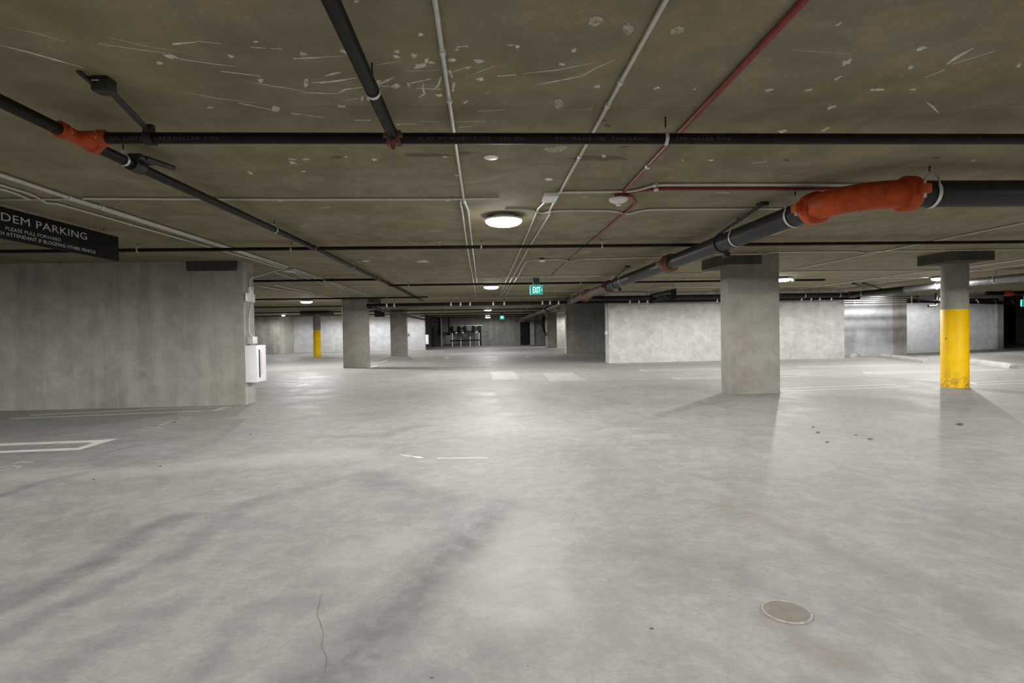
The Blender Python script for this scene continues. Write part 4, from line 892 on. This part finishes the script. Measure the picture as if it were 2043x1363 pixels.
MB().tube([(kx(898), yv-.05, kz(679.5)), (kx(960), yv-.05, kz(679))], .06, 10).build('header', BLACK, t)
MB().tube([(kx(958.5), yv+.1, .02), (kx(958.5), yv+.1, kz(650))], .08, 10).build('riser', BLACK, t)
for u in (910, 923, 950): MB().box((kx(u)-.05, yv-.06, kz(665)), (kx(u)+.12, yv-.02, kz(662))).build('tag_plate', WHITE, t, False)
for i, (u, v0, v1) in enumerate(((876, 649, 668), (895, 648, 668))):
    tt = pipe(['thin dark drop pipe left of the far valve rack', 'dark drop pipe next to the far valve rack'][i], [(kx(u), yv+.6, CEIL), (kx(u), yv+.6, kz(v1))], .06, name='drop_pipe', group='far drop pipes')
    MB().tube([(kx(u), yv+.6, kz(v1)+.06), (kx(u)-.22*(i*2-.6), yv+.6, kz(v1)+.06)], .05, 8).build('outlet', BLACK, tt)
tag(MB().bbox((kx(878.5), yv+.4, 0), (kx(881.5), yv+.7, CEIL), .01).build('steel_post', GREYB), 'pale slim post left of the far valve rack', 'post')
tag(MB().bbox((kx(862), yv+1.1, 0), (kx(877), yv+1.5, 1.9), .02).build('metal_locker', plain('dull green locker', (.10, .11, .09), .6)), 'dark greenish locker against the far wall left of the pale post', 'locker')
tt = thing('standpipe', 'dark fire standpipe clinging to the far right column', 'pipe', (4.5, 39.3, 1.2))
s_ = [Y(u, v, 39.4) for u, v in ((1086, 630), (1082, 648), (1085, 656), (1087, 667))]; MB().tube(s_, .09, 10, .2).build('pipe_run', BLACK, tt); MB().lathe([(.14, -.1), (.14, .1)], s_[3], 'z', 12).build('valve', RUST, tt)
# wheel stops
def wheel_stop(p0, p1, label):
    a, b = Vector(Z(*p0, 0)), Vector(Z(*p1, 0)); d = (b-a); d.z = 0; L = d.length; d.normalize(); n = Vector((-d.y, d.x, 0))
    t = thing('wheel_stop', label, 'wheel stop', (a+b)/2, 'concrete wheel stops'); h, w = 0.14, 0.10
    prof = [(-w, 0), (-w*.95, h*.5), (-w*.6, h), (w*.6, h), (w*.95, h*.5), (w, 0)]
    mb = MB(); k = len(prof); vs = []
    for s, q, hz in ((0.0, 1.0, .6), (0.09, 1.0, 1), (L-0.09, 1.0, 1), (L, 1.0, .6)): vs += [a+d*s+n*x*q+Vector((0, 0, z*hz)) for x, z in prof]
    fs = [(i*k+j, i*k+j+1, (i+1)*k+j+1, (i+1)*k+j) for i in range(3) for j in range(k-1)]+[tuple(range(k)), tuple(3*k+j for j in range(k))]+[(i*k, (i+1)*k, (i+1)*k+k-1, i*k+k-1) for i in range(3)]
    mb.add(vs, fs).build('block', WALLW, t, False)
    for s in (.25, .75): MB().lathe([(.018, h-.002), (.018, h+.006), (.01, h+.01)], a+d*L*s, n=10).build('anchor_pin', DARKM, t)
wheel_stop((1757, 713.2), (1848, 724.0), 'pale concrete wheel stop left of the yellow column')
wheel_stop((1905, 721), (2022, 735.5), 'pale concrete wheel stop right of the yellow column')
wheel_stop((1700, 713.5), (1712, 711.2), 'stub end of a pale wheel stop by the striped bright wall')

# ------------------------------------------------------------------ world and output look
w = bpy.data.worlds.new('dim garage air'); SC.world = w; w.use_nodes = True
w.node_tree.nodes['Background'].inputs['Color'].default_value = (0.02, 0.02, 0.018, 1); w.node_tree.nodes['Background'].inputs['Strength'].default_value = 0.2
SC.view_settings.view_transform = 'Standard'; SC.view_settings.look = 'None'; SC.view_settings.gamma = 1.0
SC.view_settings.use_curve_mapping = False; SC.view_settings.exposure = 0.0
SC.cycles.diffuse_bounces = 6; SC.cycles.max_bounces = 10; SC.cycles.sample_clamp_indirect = 6.0
